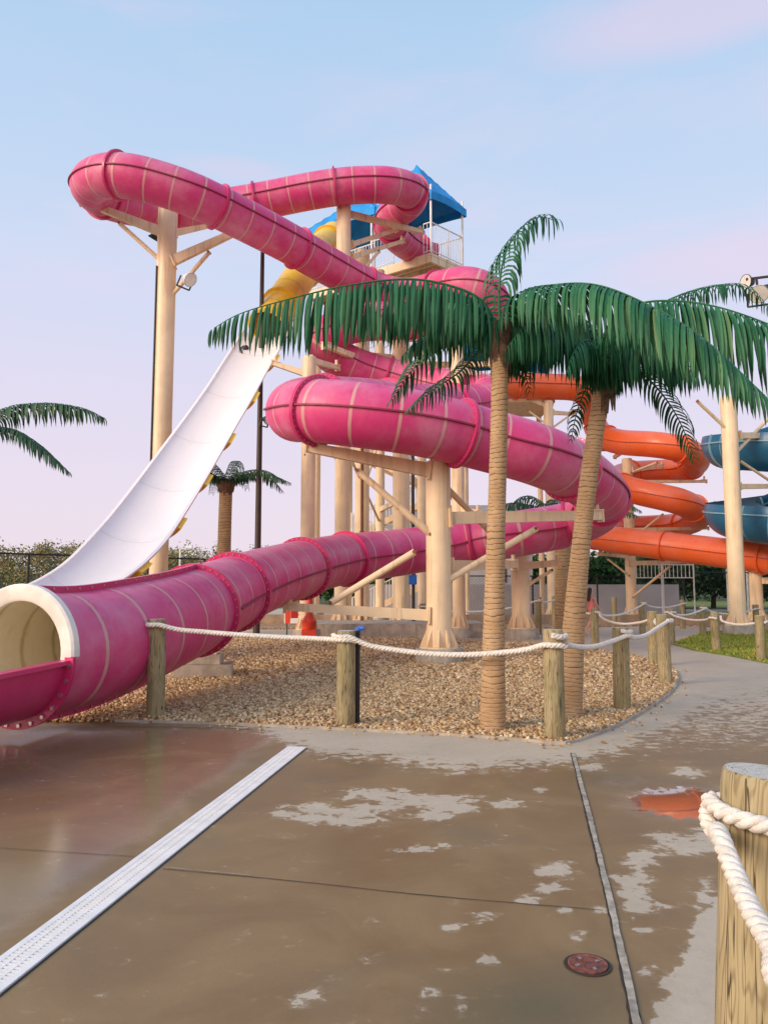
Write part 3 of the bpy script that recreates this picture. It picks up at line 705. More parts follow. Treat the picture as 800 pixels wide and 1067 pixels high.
# ------------------------------------------------------------------ PALMS
def frond(mb, Pp, leaf, w, gap, seed, droop=1.0, start=.06, spread=.5, fwd=.30, hang=0., tip=.35):
    """comb-like plastic frond: a rachis and two rows of drooping strap leaflets"""
    rn = random.Random(seed)
    q, t_, s_ = catmull(Pp, .03); fr = frames(q); m = len(q); L = s_[-1]
    sc = np.interp(np.linspace(0, 1, m), [0, .15, 1], [1, .7, .16])
    sweep(mb, q[::3], circ(.024, 6), scale=sc[::3], fr=tuple(x[::3] for x in fr))
    V = []; f = []; n = 0; s = L*start; down = np.array([0, 0, -1.])
    while s < L*.998:
        i = min(m-1, int(s/L*(m-1))); u = s/L
        env = min(1, .45+u*3.0)*(1 if u < .62 else 1-(1-tip)*((u-.62)/.38)**1.5)
        for sg in (-1, 1):
            l = leaf*env*rn.uniform(.80, 1.06); T, A, U = fr[0][i], fr[1][i], fr[2][i]
            d0_ = A*sg*(spread+rn.uniform(-.06, .06))+T*(fwd+rn.uniform(-.05, .07)+.6*max(0, u-.7))+U*.12*spread+down*hang
            d0_ /= np.linalg.norm(d0_)
            ww = w*rn.uniform(.85, 1.1)*(1 if u < .7 else 1-.5*(u-.7)/.3); p = q[i].copy(); tw = rn.uniform(-.22, .22); segs = 6
            ax = T*math.cos(tw)+A*sg*math.sin(tw)
            dn = down+T*(fwd*.25)+np.array([rn.uniform(-.06, .06), rn.uniform(-.06, .06), 0])
            for k in range(segs+1):
                v = k/segs; g = 1-(1-v)**(1+droop); dd = d0_*(1-g)+dn*g*min(1, droop); dd /= np.linalg.norm(dd)
                wid = ww*(.5 if k == 0 else 1.0 if v < .7 else max(.05, ((1-v)/.35)**.7))
                axx = ax-dd*np.dot(ax, dd); nn = np.linalg.norm(axx); axx = axx/nn if nn > 1e-3 else A
                nrm = np.cross(axx, dd); fold = .16*wid
                V += [p-axx*wid/2, p+nrm*fold, p+axx*wid/2]; p = p+dd*l/segs
            for k in range(segs):
                a = n+k*3; f += [(a, a+1, a+4, a+3), (a+1, a+2, a+5, a+4)]
            n += 3*(segs+1)
        s += gap*rn.uniform(.9, 1.1)
    mb.add(V, f)
def trunk(mb, Pp, r0, r1, ringh=.06, seed=1):
    q, t_, s_ = catmull(Pp, ringh/8); fr = frames(q); rn = random.Random(seed); m = len(q); n = 24
    V = []; ra = []
    k = np.linspace(0, 2*PI, n, endpoint=False)
    x0 = fr[1][0]; ph = 0
    for i in range(m):
        T = fr[0][i]; A = np.cross(T, [0, 1, 0]); A /= np.linalg.norm(A); B = np.cross(T, A)
        u = i/(m-1); r = r1+(r0-r1)*(.35*(1-u)+.65*max(0, 1-u*1.9)**1.3); ph += (1/8)*(1+.25*math.sin(i*.05)+.15*math.sin(i*.17+1))
        phase = ph+.22*np.sin(k+i*.002)+.09*np.sin(2*k+ph*.9)+.05*np.sin(5*k+ph*1.7)+.10*math.sin(ph*.37)
        fc = phase-np.floor(phase)
        rr = r*(1+.075*(fc**.5)-.02+.012*np.sin(3*k+i*.02))
        V.append(q[i][None]+(A[None]*np.cos(k)[:, None]+B[None]*np.sin(k)[:, None])*rr[:, None]); ra.append(np.clip((fc-.02)*2.2, 0, 1))
    f = [(i*n+j, i*n+(j+1) % n, (i+1)*n+(j+1) % n, (i+1)*n+j) for i in range(m-1) for j in range(n)]
    mb.add(np.concatenate(V), f, ring=np.concatenate(ra)); return q
def sheath(mb, c, r, h, seed, n=26):
    rn = random.Random(seed)
    for k in range(n):
        a = 2*PI*k/n+rn.uniform(-.1, .1); x, y = math.cos(a), math.sin(a); w = r*rn.uniform(.3, .5); l = h*rn.uniform(.6, 1.15)
        tx, ty = -y*w, x*w; V = []
        for v, rr in ((0, 1.45), (.35, 1.30), (.7, 1.16+rn.uniform(0, .14)), (1, 1.08+rn.uniform(0, .22))):
            ww = 1 if v < .8 else .25; z = c[2]+.28*h-v*l
            for sg in (-1, 0, 1): V.append((c[0]+x*r*rr*(1.06 if sg == 0 else 1)+tx*sg*ww, c[1]+y*r*rr*(1.06 if sg == 0 else 1)+ty*sg*ww, z))
        mb.add(V, [(a_*3+b_, a_*3+b_+1, a_*3+b_+4, a_*3+b_+3) for a_ in range(3) for b_ in (0, 1)])
GP = 'artificial palm trees round the slides'
def palm(label, tp, r0, r1, fr_list, leaf, w, gap, seed, mat='palm', sh=.55, group=GP, ringh=.050):
    base = tp[0]; t = thing('palm_tree', label, 'palm tree', (base[0], base[1], 0), group)
    mb = MB(); q = trunk(mb, tp, r0, r1, ringh, seed); mb.build('trunk', M['trunk'], t, True)
    top = q[-1]
    mb = MB(); sheath(mb, top, r1, sh, seed); lathe(mb, [(r1*.9, -.2), (r1*1.15, .02), (r1*.9, .16), (.03, .26)], tuple(top), 14); mb.build('sheath', M['sheath'], t, True, 50)
    for i, (pp, kw) in enumerate(fr_list):
        mb = MB(); k = dict(leaf=leaf, w=w, gap=gap, seed=seed*50+i); k.update(kw)
        frond(mb, [Vector(top)+Vector((0, 0, .08))]+pp, **k); mb.build('frond', M[mat], t)
    return t
def fp(*a): return [at(x, y, d=d) for x, y, d in a]
# palm 1 (left one of the pair, nearest)
b1 = gd(513, 762); d1 = b1.y
top1 = at(521, 352, d=d1+.05)
HG = dict(hang=.8, spread=.45, droop=1.6, fwd=.12, gap=.052, w=.044)
palm('nearest palm with a straight wrapped trunk and one long frond reaching left', [b1, at(515, 620, d=d1), at(519, 470, d=d1), top1], .143, .092, [
  (fp((500, 312, 8.6), (462, 296, 8.5), (420, 291, 8.4), (360, 298, 8.2), (300, 312, 8.1), (250, 327, 8.0), (218, 345, 8.0)), dict(HG, leaf=.76, tip=.28)),
  (fp((496, 322, 8.9), (455, 312, 8.9), (410, 318, 8.8), (372, 335, 8.8)), dict(HG, leaf=.66)),
  (fp((498, 330, 8.9), (470, 335, 9.0), (438, 352, 9.1), (418, 372, 9.2)), dict(HG, leaf=.40)),
  (fp((520, 300, 8.8), (527, 262, 8.9), (544, 236, 9.0), (562, 226, 9.05), (578, 230, 9.1)), dict(leaf=.52, spread=.55, droop=1.3, gap=.058, w=.036, fwd=.15, tip=.6)),
  (fp((492, 345, 9.0), (462, 362, 9.4), (430, 385, 9.8), (408, 418, 10.0)), dict(leaf=.46, spread=.7, droop=.7, w=.036, fwd=.55, gap=.055)),
  (fp((500, 365, 9.2), (478, 388, 9.7), (452, 406, 10.1), (425, 428, 10.4)), dict(leaf=.42, spread=.7, droop=.7, w=.034, fwd=.5, gap=.055)),
  (fp((545, 306, 8.5), (580, 297, 8.1), (620, 297, 7.7), (665, 313, 7.35), (725, 347, 7.0), (788, 404, 6.75), (806, 425, 6.7)), dict(leaf=.80, spread=.85, droop=1.3, fwd=.2, gap=.050, w=.046, hang=.3)),
  (fp((540, 322, 9.1), (575, 318, 9.7), (612, 335, 10.1), (645, 372, 10.4)), dict(HG, leaf=.62)),
  (fp((498, 318, 9.3), (460, 310, 9.9), (425, 318, 10.4), (400, 345, 10.8)), dict(HG, leaf=.62)),
  (fp((535, 322, 9.3), (555, 325, 9.7), (570, 345, 10.0), (578, 375, 10.2)), dict(HG, leaf=.55)),
  (fp((500, 322, 9.2), (478, 318, 9.5), (462, 330, 9.9), (450, 352, 10.1)), dict(HG, leaf=.55)),
  (fp((530, 360, 9.2), (545, 385, 9.6), (552, 410, 9.8)), dict(leaf=.3, spread=.6, droop=.9, w=.03)),
  (fp((515, 330, 9.6), (505, 335, 10.2), (495, 355, 10.6)), dict(HG, leaf=.5)),
  (fp((538, 318, 8.9), (565, 312, 8.9), (592, 325, 9.0), (608, 352, 9.0)), dict(HG, leaf=.62)),
], .6, .05, .055, 3, sh=.62)
# palm 2 (leaning right)
b2_ = gd(592, 748); d2 = b2_.y
top2 = at(629, 392, d=d2+.1)
palm('second palm with a thicker leaning trunk, right of the nearest one', [b2_, at(600, 620, d=d2+.1), at(613, 500, d=d2+.1), top2], .160, .102, [
  (fp((638, 345, 9.7), (662, 318, 9.6), (710, 314, 9.4), (765, 325, 9.2), (830, 352, 9.1), (880, 390, 9.0)), dict(HG, leaf=.98, spread=.7)),
  (fp((650, 345, 10.3), (695, 313, 10.8), (740, 299, 11.1), (775, 299, 11.3), (800, 322, 11.4)), dict(leaf=.5, spread=.6, droop=1.3, w=.036, gap=.06)),
  (fp((652, 378, 9.9), (682, 402, 10.1), (706, 436, 10.3), (724, 480, 10.4)), dict(leaf=.44, spread=.8, droop=.6, w=.032, gap=.058, fwd=.5)),
  (fp((605, 350, 9.7), (575, 340, 9.6), (545, 352, 9.5), (522, 380, 9.5)), dict(HG, leaf=.72)),
  (fp((608, 352, 9.3), (580, 332, 8.9), (550, 338, 8.6), (528, 362, 8.4)), dict(HG, leaf=.62)),
  (fp((630, 350, 9.3), (640, 330, 8.8), (655, 332, 8.4), (672, 352, 8.1)), dict(HG, leaf=.66)),
  (fp((614, 398, 10.1), (602, 425, 10.4), (594, 460, 10.6)), dict(leaf=.26, spread=.7, droop=.7, w=.03)),
  (fp((655, 358, 9.4), (695, 350, 9.0), (735, 362, 8.7), (772, 392, 8.5)), dict(HG, leaf=.66)),
  (fp((622, 352, 10.1), (608, 335, 10.7), (588, 345, 11.3), (572, 372, 11.7)), dict(HG, leaf=.6)),
  (fp((640, 355, 9.6), (665, 348, 9.5), (695, 365, 9.4), (726, 388, 9.3)), dict(HG, leaf=.7)),
  (fp((618, 360, 9.2), (608, 355, 8.9), (596, 370, 8.7), (590, 390, 8.6)), dict(HG, leaf=.45)),
  (fp((634, 352, 10.1), (650, 335, 10.6), (672, 342, 11.1), (690, 368, 11.5)), dict(HG, leaf=.6)),
], .55, .05, .055, 5, sh=.62)
# two smaller palms further back
def small_palm(label, px, cy, d, r0, rl, n, ph, leaf):
    b_ = at(px, 612.5, d=d); b_.z = 0; tp_ = at(px+1, cy, d=d); tp_.x = b_.x+.05; fl = []
    for a in range(n):
        an = 2*PI*a/n+ph; c_, s_ = math.cos(an), math.sin(an); k_ = rl*(1+.1*math.sin(a*2.3))
        fl.append(([tp_+Vector((c_*.32*k_, s_*.32*k_, .42)), tp_+Vector((c_*.66*k_, s_*.66*k_, .42+.12*(a % 3))), tp_+Vector((c_*k_, s_*k_, .12-.14*(a % 2)))], dict(spread=.9, fwd=.35, droop=1.1)))
    return palm(label, [b_, (b_+tp_)/2, tp_], r0, r0*.85, fl, leaf, .05, .075, int(px), 'palm_brown', sh=.45, ringh=.09)
small_palm('short palm half hidden behind the leaning palm trunk', 586, 540, 26, .30, 2.7, 9, .15, .55)
small_palm('far small palm with a plain brown trunk beside the dark lamp pole', 232, 506, 27, .26, 2.3, 10, .12, .50)
# palm off the left edge
b5 = at(-22, 612.5, d=15.5); b5.z = 0
palm('palm at the left edge, only its fronds reaching in over the fence', [b5, at(-24, 560, d=15.5), at(-22, 455, d=15.5)], .17, .14, [
  (fp((5, 428, 15.3), (45, 421, 15.1), (85, 425, 15), (110, 436, 15)), dict(leaf=.62, spread=.8, droop=1.2)), (fp((8, 446, 15), (38, 462, 14.8), (72, 492, 14.7)), dict(leaf=.5, spread=.8, fwd=.5)),
  (fp((-50, 430, 15.3), (-95, 430, 15.1), (-130, 460, 15)), {}),
  (fp((-60, 445, 15.6), (-100, 470, 15.8)), {}), (fp((-25, 428, 16.3), (-15, 420, 17.2), (0, 432, 18)), {}), (fp((-30, 430, 14.6), (-45, 425, 13.8), (-60, 445, 13.1)), {})], .5, .045, .05, 15, 'palm_brown')

# ------------------------------------------------------------------ POSTS AND ROPES
def pile_mesh():
    mb = MB(); prof = [(.108, -.05), (.110, .1), (.109, .4), (.107, .8), (.106, 1.06), (.103, 1.093), (.097, 1.10)]
    lathe(mb, prof, n=32, wob=.012); return mb.build('wooden_post', M['wood'], None, True, 40)
pile = pile_mesh()
GPO = 'round wooden rope posts'
def gp(px, py): v = gd(px, py); return v
post_specs = [  # px, base py, top py, label
 (162, 749, 645, 'round wooden post in front of the pink tube near its open end'),
 (360, 758, 657, 'mossy round wooden post with a dark pipe against its right side'),
 (578, 771, 656, 'pale round wooden post right in front of the leaning palm'),
 (648, 741, 654, 'wooden post second along the curve, just right of the leaning palm'),
 (693, 714, 640, 'wooden post at the outer tip of the gravel bed'),
 (681, 694, 637, 'wooden post just behind the one at the tip of the gravel bed'),
 (620, 672, 634, 'wooden post beside the walking girl'),
 (669, 660, 625, 'far thin wooden post in front of the orange slide column'),
 (699, 672, 634, 'wooden post at the left corner of the lawn'),
 (732, 662, 630, 'wooden post on the far side of the small lawn, left one'),
 (746, 678, 638, 'wooden post on the near edge of the lawn, middle one'),
 (793, 688, 641, 'wooden post on the near edge of the lawn, at the right image edge'),
 (788, 660, 630, 'wooden post on the far side of the lawn by the concrete base'),
 (711, 655, 625, 'far wooden post between the orange slide column and the lawn'),
 (561, 661, 622, 'far wooden post just left of the short hidden palm'),
 (578, 657, 621, 'far wooden post touching the short hidden palm'),
 (640, 652, 622, 'small far wooden post right of the walking girl'),
 (796, 1240, 795, 'big weathered wooden post in the right foreground with rope looped round its top'),
]
posts = []
for i, (px, by, ty, lab) in enumerate(post_specs):
    o = pile if i == 0 else pile.copy()
    if i: col.objects.link(o)
    if i == len(post_specs)-1:
        b_ = at(796, 803, z=1.10); b_.z = 0; hh = 1.10; o.scale = (1, 1, 1)
    else:
        b_ = gp(px, by); hh = at(px, ty, d=b_.y).z; o.scale = (1.0, 1.0, hh/1.10)
    o.location = (b_.x, b_.y, 0); o.rotation_euler = (random.uniform(-.012, .012), random.uniform(-.012, .012), i*1.7)
    if i == len(post_specs)-1: o.rotation_euler = (Matrix.Rotation(.06, 3, 'Y') @ Matrix.Rotation(2.1, 3, 'Z')).to_euler(); o.location.x -= .06*1.1; o.scale = (1.06, 1.06, 1)
    tag(o, lab, 'post', GPO); posts.append((b_.x, b_.y, hh))
def rope_geo(mb, pts, r=.031, lay=.13, step=.012):
    q, t_, s_ = catmull(pts, step); fr = frames(q); n = 7
    for k in range(3):
        a = 2*PI*k/3+s_/lay*2*PI; off = r*.52
        c = q+fr[1]*(np.cos(a)*off)[:, None]+fr[2]*(np.sin(a)*off)[:, None]
        sweep(mb, c, circ(r*.56, n), cap=True, fr=frames(c))
GR = 'thick pale ropes strung between the wooden posts'
def rope(i, j, lab, sag=.12, h0=-.14, h1=-.14, step=.03, over=.14):
    a, b_ = Vector(posts[i]), Vector(posts[j]); a.z += h0; b_.z += h1; d = (b_-a); d.z = 0; d.normalize(); n_ = Vector((d.y, -d.x, 0))
    if n_.y > 0: n_ = -n_
    R_ = .138
    p = []
    # half hitch round the first post: start behind, run along the front
    p.append(a-d*over*1.0+n_*.05+Vector((0, 0, .05)))
    for th in (PI*.72, PI*.5, PI*.28): p.append(a+d*math.cos(th)*R_+n_*math.sin(th)*R_+Vector((0, 0, .03)))
    L = (b_-a).length
    for k in range(1, 8):
        u = k/8; c = a.lerp(b_, u)+n_*(.13*max(0, 1-u*6)+.13*max(0, 1-(1-u)*6)); c.z -= sag*4*u*(1-u); p.append(c)
    for th in (PI*.72, PI*.5, PI*.28): p.append(b_+d*math.cos(th)*R_+n_*math.sin(th)*R_)
    p.append(b_+d*over+n_*.05+Vector((0, 0, -.02)))
    mb = MB(); rope_geo(mb, p, step=step); o = mb.build('barrier_rope', M['rope'], None, True)
    # wrap behind the first post
    origin(o, (a.x, a.y, a.z)); return tag(o, lab, 'rope', GR)
rope(0, 1, 'rope between the post by the pink tube and the mossy post', .03, -.10, -.10, .02)
rope(1, 2, 'rope sagging from the mossy post across the near palm to the pale post', .14, -.10, -.16, .02)
rope(2, 3, 'rope from the pale post curving up past the leaning palm', .12, -.10, -.10, .02)
rope(3, 4, 'rope at the outer curve of the gravel bed', .14, -.08, -.10)
rope(4, 5, 'short rope between the two posts at the gravel tip', .08)
rope(5, 6, 'rope running back from the gravel tip toward the walking girl', .2)
rope(6, 15, 'far rope left of the walking girl behind the leaning palm', .15)
rope(6, 7, 'far rope right of the walking girl', .2)
rope(7, 13, 'far rope in front of the black fence', .15)
rope(8, 9, 'rope along the left side of the small lawn', .12)
rope(8, 10, 'rope along the near edge of the lawn, left length', .12)
rope(10, 11, 'rope along the near edge of the lawn, right length', .12)
rope(9, 12, 'rope along the far edge of the small lawn', .18)
rope(14, 15, 'very short far rope left of the short palm', .06)
# rope running left from the far posts, behind the main column
xa, ya, ha = posts[14]
fpost = pile.copy(); col.objects.link(fpost); bb_ = gd(440, 660); fpost.location = (bb_.x, bb_.y, 0); fpost.rotation_euler = (0, 0, 2); fpost.scale = (1, 1, .95)
tag(fpost, 'far wooden post hidden behind the thick middle column', 'post', GPO); posts.append((bb_.x, bb_.y, 1.05))
rope(18, 14, 'long far rope behind the nearest palm trunk', .25)
# foreground rope
x9, y9, h9 = posts[17]
def ring_pts(a0, a1, n, z0, z1, rr=.142):
    return [Vector((x9+rr*math.cos(a0+(a1-a0)*k/n), y9+rr*math.sin(a0+(a1-a0)*k/n), z0+(z1-z0)*k/n)) for k in range(n+1)]
zc = h9-.105
p = ring_pts(R(60), R(-150), 12, zc-.04, zc+.045)
for (ax, ay, lb) in ((x9+1.75, y9+.65, 'next wooden post right of the big foreground post, outside the picture'), (x9+.62, .12, 'wooden post nearest the photographer, outside the picture at the lower right')):
    o = pile.copy(); col.objects.link(o); o.location = (ax, ay, 0); o.rotation_euler = (0, 0, ax*3); o.scale = (1, 1, 1); tag(o, lb, 'post', GPO)
p = [Vector((x9+1.9, y9+.62, zc+.01)), Vector((x9+1.75, y9+.50, zc)), Vector((x9+1.60, y9+.50, zc-.01)), Vector((x9+1.2, y9+.38, zc-.09)), Vector((x9+.8, y9+.28, zc-.10)), Vector((x9+.45, y9+.16, zc-.06))] + ring_pts(R(-40), R(-205), 9, zc-.02, zc+.015)
mb = MB(); rope_geo(mb, p, r=.023, lay=.105, step=.006)
# second length hooks out from behind the post and falls toward the camera's right
e_ = at(800, 985, d=1.45)
q_ = ring_pts(R(120), R(190), 4, zc+.0, zc-.06, .150)
q_ += [at(748, 868, d=1.98), at(763, 905, d=1.86), at(782, 948, d=1.72), at(806, 990, d=1.58), at(838, 1052, d=1.38), Vector((x9-.12, .95, .80)), Vector((x9+.14, .60, .82)), Vector((x9+.38, .30, .90)), Vector((x9+.50, .16, .97)), Vector((x9+.50, .02, .99))]
rope_geo(mb, q_, r=.023, lay=.085, step=.005)
origin(mb.build('barrier_rope', M['rope'], None, True), (x9, y9, zc)); 
fg = bpy.data.objects['barrier_rope.015'] if 'barrier_rope.015' in bpy.data.objects else [o for o in bpy.data.objects if o.name.startswith('barrier_rope') and 'label' not in o][0]
tag(fg, 'thick white twisted rope looped round the big foreground post and hanging down right', 'rope', GR)

# dark pipe beside post 2
b_ = gd(372.5, 757); t = thing('water_pipe', 'dark upright pipe with a blue valve beside the mossy post', 'pipe', (b_.x, b_.y, 0))
tz = at(372, 657, d=b_.y).z
mb = MB(); cyl(mb, (b_.x, b_.y, 0), (b_.x, b_.y, tz), .026, n=12); cyl(mb, (b_.x, b_.y, tz*.82), (b_.x, b_.y, tz*.87), .034, n=12); mb.build('pipe', M['black'], t, True, 40)
mb = MB(); cyl(mb, (b_.x, b_.y, tz), (b_.x+.005, b_.y, tz+.035), .034, n=12); cyl(mb, (b_.x-.01, b_.y, tz+.02), (b_.x+.075, b_.y-.02, tz+.03), .026, n=10); mb.build('valve', M['blue_plastic'], t, True, 40)

# ------------------------------------------------------------------ GROUND
def gridmesh(name, xs, ys, z, mat, fn=None):
    X, Y = np.meshgrid(xs, ys, indexing='ij'); nx, ny = len(xs), len(ys)
    V = np.stack([X.ravel(), Y.ravel(), np.full(X.size, z)], 1)
    i = np.arange(nx-1)[:, None]*ny+np.arange(ny-1)[None]; Fq = np.stack([i, i+ny, i+ny+1, i+1], -1).reshape(-1, 4)
    me = bpy.data.meshes.new(name); me.vertices.add(len(V)); me.vertices.foreach_set('co', V.ravel())
    me.loops.add(Fq.size); me.loops.foreach_set('vertex_index', Fq.ravel()); me.polygons.add(len(Fq)); me.polygons.foreach_set('loop_start', np.arange(0, Fq.size, 4))
    me.update(calc_edges=True); me.validate()
    if fn:
        for k, a in fn(V).items():
            q = me.attributes.new(k, 'FLOAT', 'POINT'); q.data.foreach_set('value', a.astype(np.float32))
    me.materials.append(mat); o = bpy.data.objects.new(name, me); col.objects.link(o); return o
def axis(a, b, st, lo, hi):
    return np.concatenate([np.linspace(lo, a, 14)[:-1], np.arange(a, b, st), np.linspace(b, hi, 14)])
def dryfn(V):
    x, y = V[:, 0], np.maximum(V[:, 1], .8)
    f = y*cp+(0-H)*sp; px = CX+F*x/f; py = CY-F*(-y*sp-H*cp)/f
    out = np.full(len(V), .0)
    # dry margin beside the gravel; patchy path at the right
    lx = [-200, 150, 250, 290, 330, 400, 470, 560, 600, 650, 700, 730, 900]; ly = [740, 747, 753, 768, 785, 789, 800, 797, 791, 780, 756, 738, 700]
    yl = np.interp(px, lx, ly); band = np.clip(.5+(yl-py)/14*.5, 0, 1.1)
    out = np.maximum(out, band)
    path = np.clip((px-600)/40, 0, 1)*np.clip((py-690)/25, 0, 1)*np.clip((800-py)/30, 0, 1)
    out = out*(1-path)+path*np.maximum(np.clip(.74-(py-705)/85*.46, .26, .95), np.clip(.5+(yl-py)/14*.5, 0, .9))
    far = np.clip((705-py)/14, 0, 1)*np.clip((px-560)/30, 0, 1); out = np.maximum(out, far*.80)
    far2 = np.clip((745-py)/10, 0, 1)*np.clip((520-px)/30, 0, 1)*np.clip((px-190)/20, 0, 1); out = np.maximum(out, far2)
    blobs = [(348, 850, 52, 8), (325, 843, 30, 6), (395, 828, 42, 6), (440, 834, 56, 7), (468, 842, 30, 7), (450, 849, 22, 6), (370, 856, 28, 6), (300, 848, 20, 5), (392, 842, 30, 5),
      (577, 907, 24, 7), (572, 925, 18, 6), (550, 937, 14, 5), (502, 954, 14, 5), (470, 967, 12, 4), (428, 885, 20, 4), (462, 882, 12, 3), (662, 930, 18, 20), (668, 945, 24, 7), (658, 917, 22, 6),
      (667, 900, 20, 7), (665, 892, 14, 5), (717, 880, 36, 11), (690, 872, 20, 5), (715, 805, 18, 5), (510, 1003, 12, 6), (316, 1043, 14, 9), (446, 1034, 12, 7), (480, 1048, 10, 9), (667, 970, 9, 4),
      (527, 838, 16, 5), (745, 872, 20, 14), (562, 823, 8, 3), (600, 977, 9, 6), (613, 800, 18, 4), (527, 790, 30, 5), (672, 1010, 10, 7), (735, 930, 10, 12), (625, 948, 8, 4), (590, 948, 10, 4)]
    for bx, by, rx, ry in blobs:
        q = np.sqrt(((px-bx)/(rx*.85))**2+((py-by)/(ry*.85))**2); out = np.maximum(out, np.clip(1.0-q*.50, 0, .74))
    # dry corner bottom right
    k1 = np.interp(py, [940, 955, 1000, 1030, 1075], [745, 725, 712, 690, 678]); q = np.clip(.5+(px-k1)/22, 0, 1)*(py > 935); out = np.maximum(out, q)
    # noise is held back in the clean wet centre
    pud = np.zeros(len(V))
    le = np.interp(py, [760, 780, 1000], [310, 292, 0]) # left of the drain
    pud = np.maximum(pud, np.clip((le-px)/60+.2, 0, 1)*np.clip((py-752)/14, 0, 1)*np.clip((1050-py)/100, 0, 1)*.85)
    for bx, by, rx, ry, a in [(715, 838, 80, 18, .8), (612, 1005, 40, 18, .5), (650, 815, 40, 8, .6)]:
        pud = np.maximum(pud, a*np.clip(1.15-np.sqrt(((px-bx)/rx)**2+((py-by)/ry)**2)*.7, 0, 1))
    red = np.clip(1.1-np.sqrt(((px-715)/58)**2+((py-837-(px-712)*.08)/15)**2)*.6, 0, 1)
    stain = np.clip(1.1-np.sqrt(((px-560)/110)**2+((py-1050)/50)**2)*.8, 0, 1)+.7*np.clip(1.1-np.sqrt(((px-640)/45)**2+((py-812)/12)**2)*.8, 0, 1)
    beh = V[:, 1] < .8
    out[beh] = .1; pud[beh] = 0; red[beh] = 0
    stain[beh] = 0
    return dict(dry=out, puddle=pud, red=red, stain=np.clip(stain, 0, 1))
struct(gridmesh('pavement', axis(-7, 7, .045, -40, 30), axis(1.0, 17, .045, -12, 60), 0.0, M['pave'], dryfn))
def big(name, x0, x1, y0, y1, z, mat):
    mb = MB(); mb.add([(x0, y0, z), (x1, y0, z), (x1, y1, z), (x0, y1, z)], [(0, 1, 2, 3)]); return struct(mb.build(name, mat))
big('ground', -900, 900, -300, 1500, -.06, M['field'])
def poly(name, pts, z, mat, th=0.0):
    mb = MB(); n = len(pts); V = [(p.x, p.y, z) for p in pts]
    f = [tuple(range(n))]
    if th: V += [(p.x, p.y, z-th) for p in pts]; f += [(k, n+k, n+(k+1) % n, (k+1) % n) for k in range(n)]
    mb.add(V, f); return mb.build(name, mat)
edge = [(40, 753), (120, 752), (200, 754), (300, 758), (420, 764), (520, 770), (575, 775), (596, 774), (640, 758), (676, 738), (698, 722), (706, 709), (703, 700), (690, 692), (660, 684), (625, 678), (580, 672), (480, 668), (330, 664), (200, 666), (120, 672), (-60, 690), (-200, 720), (-150, 748)]
ge = [gd(x, y) for x, y in edge]
struct(poly('gravel_bed', ge, .004, M['bed']))
# edging lip of the bed
q, _, _ = catmull([Vector((p.x, p.y, .0)) for p in ge[1:17]], .15)
mb = MB(); sweep(mb, q, [(-.02, -.02), (.02, -.02), (.02, .03), (-.02, .03)], cap=True); struct(mb.build('bed_edging', M['concrete_block'], None))
def inpoly(x, y, P_):
    r = np.zeros(len(x), bool); n = len(P_); j = n-1
    for i in range(n):
        xi, yi, xj, yj = P_[i].x, P_[i].y, P_[j].x, P_[j].y
        c = ((yi > y) != (yj > y)) & (x < (xj-xi)*(y-yi)/(yj-yi+1e-12)+xi); r ^= c; j = i
    return r
def stones(name, P_, N, ymin, ymax, size, z0=.0):
    xs = np.array([p.x for p in P_]); x = rng.uniform(xs.min(), xs.max(), N); y = rng.uniform(ymin, ymax, N)
    keep = inpoly(x, y, P_) & (np.abs(x/y) < .62); x, y = x[keep], y[keep]; n = len(x)
    base = np.array([(-1, -1, -1), (1, -1, -1), (1, 1, -1), (-1, 1, -1), (-1, -1, 1), (1, -1, 1), (1, 1, 1), (-1, 1, 1)], float)
    base[:4] *= [1, 1, 1]; base[4:, :2] *= .62
    v = base[None]*(1+rng.uniform(-.28, .28, (n, 8, 3))); v *= (size*rng.uniform(.55, 1.25, (n, 1, 1)))*np.array([1, .72, .48])*.5
    # random rotation
    a, b_, c = rng.uniform(0, 2*PI, n), rng.normal(0, .5, n), rng.normal(0, .5, n)
    ca, sa = np.cos(a), np.sin(a); cb, sb = np.cos(b_), np.sin(b_); cc, sc_ = np.cos(c), np.sin(c)
    x1, y1, z1 = v[..., 0], v[..., 1]*cc[:, None]-v[..., 2]*sc_[:, None], v[..., 1]*sc_[:, None]+v[..., 2]*cc[:, None]
    x2, z2 = x1*cb[:, None]+z1*sb[:, None], -x1*sb[:, None]+z1*cb[:, None]
    x3, y3 = x2*ca[:, None]-y1*sa[:, None], x2*sa[:, None]+y1*ca[:, None]
    V = np.stack([x3+x[:, None], y3+y[:, None], z2+z0+rng.uniform(.0, .035, n)[:, None]], -1).reshape(-1, 3)
    Fb = np.array([(3, 2, 1, 0), (4, 5, 6, 7), (0, 1, 5, 4), (1, 2, 6, 5), (2, 3, 7, 6), (3, 0, 4, 7)])
    Fq = (Fb[None]+(np.arange(n)*8)[:, None, None]).reshape(-1, 4)
    me = bpy.data.meshes.new(name); me.vertices.add(len(V)); me.vertices.foreach_set('co', V.ravel()); me.loops.add(Fq.size); me.loops.foreach_set('vertex_index', Fq.ravel())
    me.polygons.add(len(Fq)); me.polygons.foreach_set('loop_start', np.arange(0, Fq.size, 4)); me.update(calc_edges=True); me.materials.append(M['stones'])
    o = bpy.data.objects.new(name, me); col.objects.link(o); o['kind'] = 'stuff'; return o
stones('gravel', ge, 150000, 7.6, 13.5, .047, .008)
stones('gravel', ge, 70000, 13.5, 26, .075, .012)
q, _, _ = catmull([Vector((p.x, p.y, .0)) for p in ge[2:16]], .05)
mb = MB(); n_ = 0
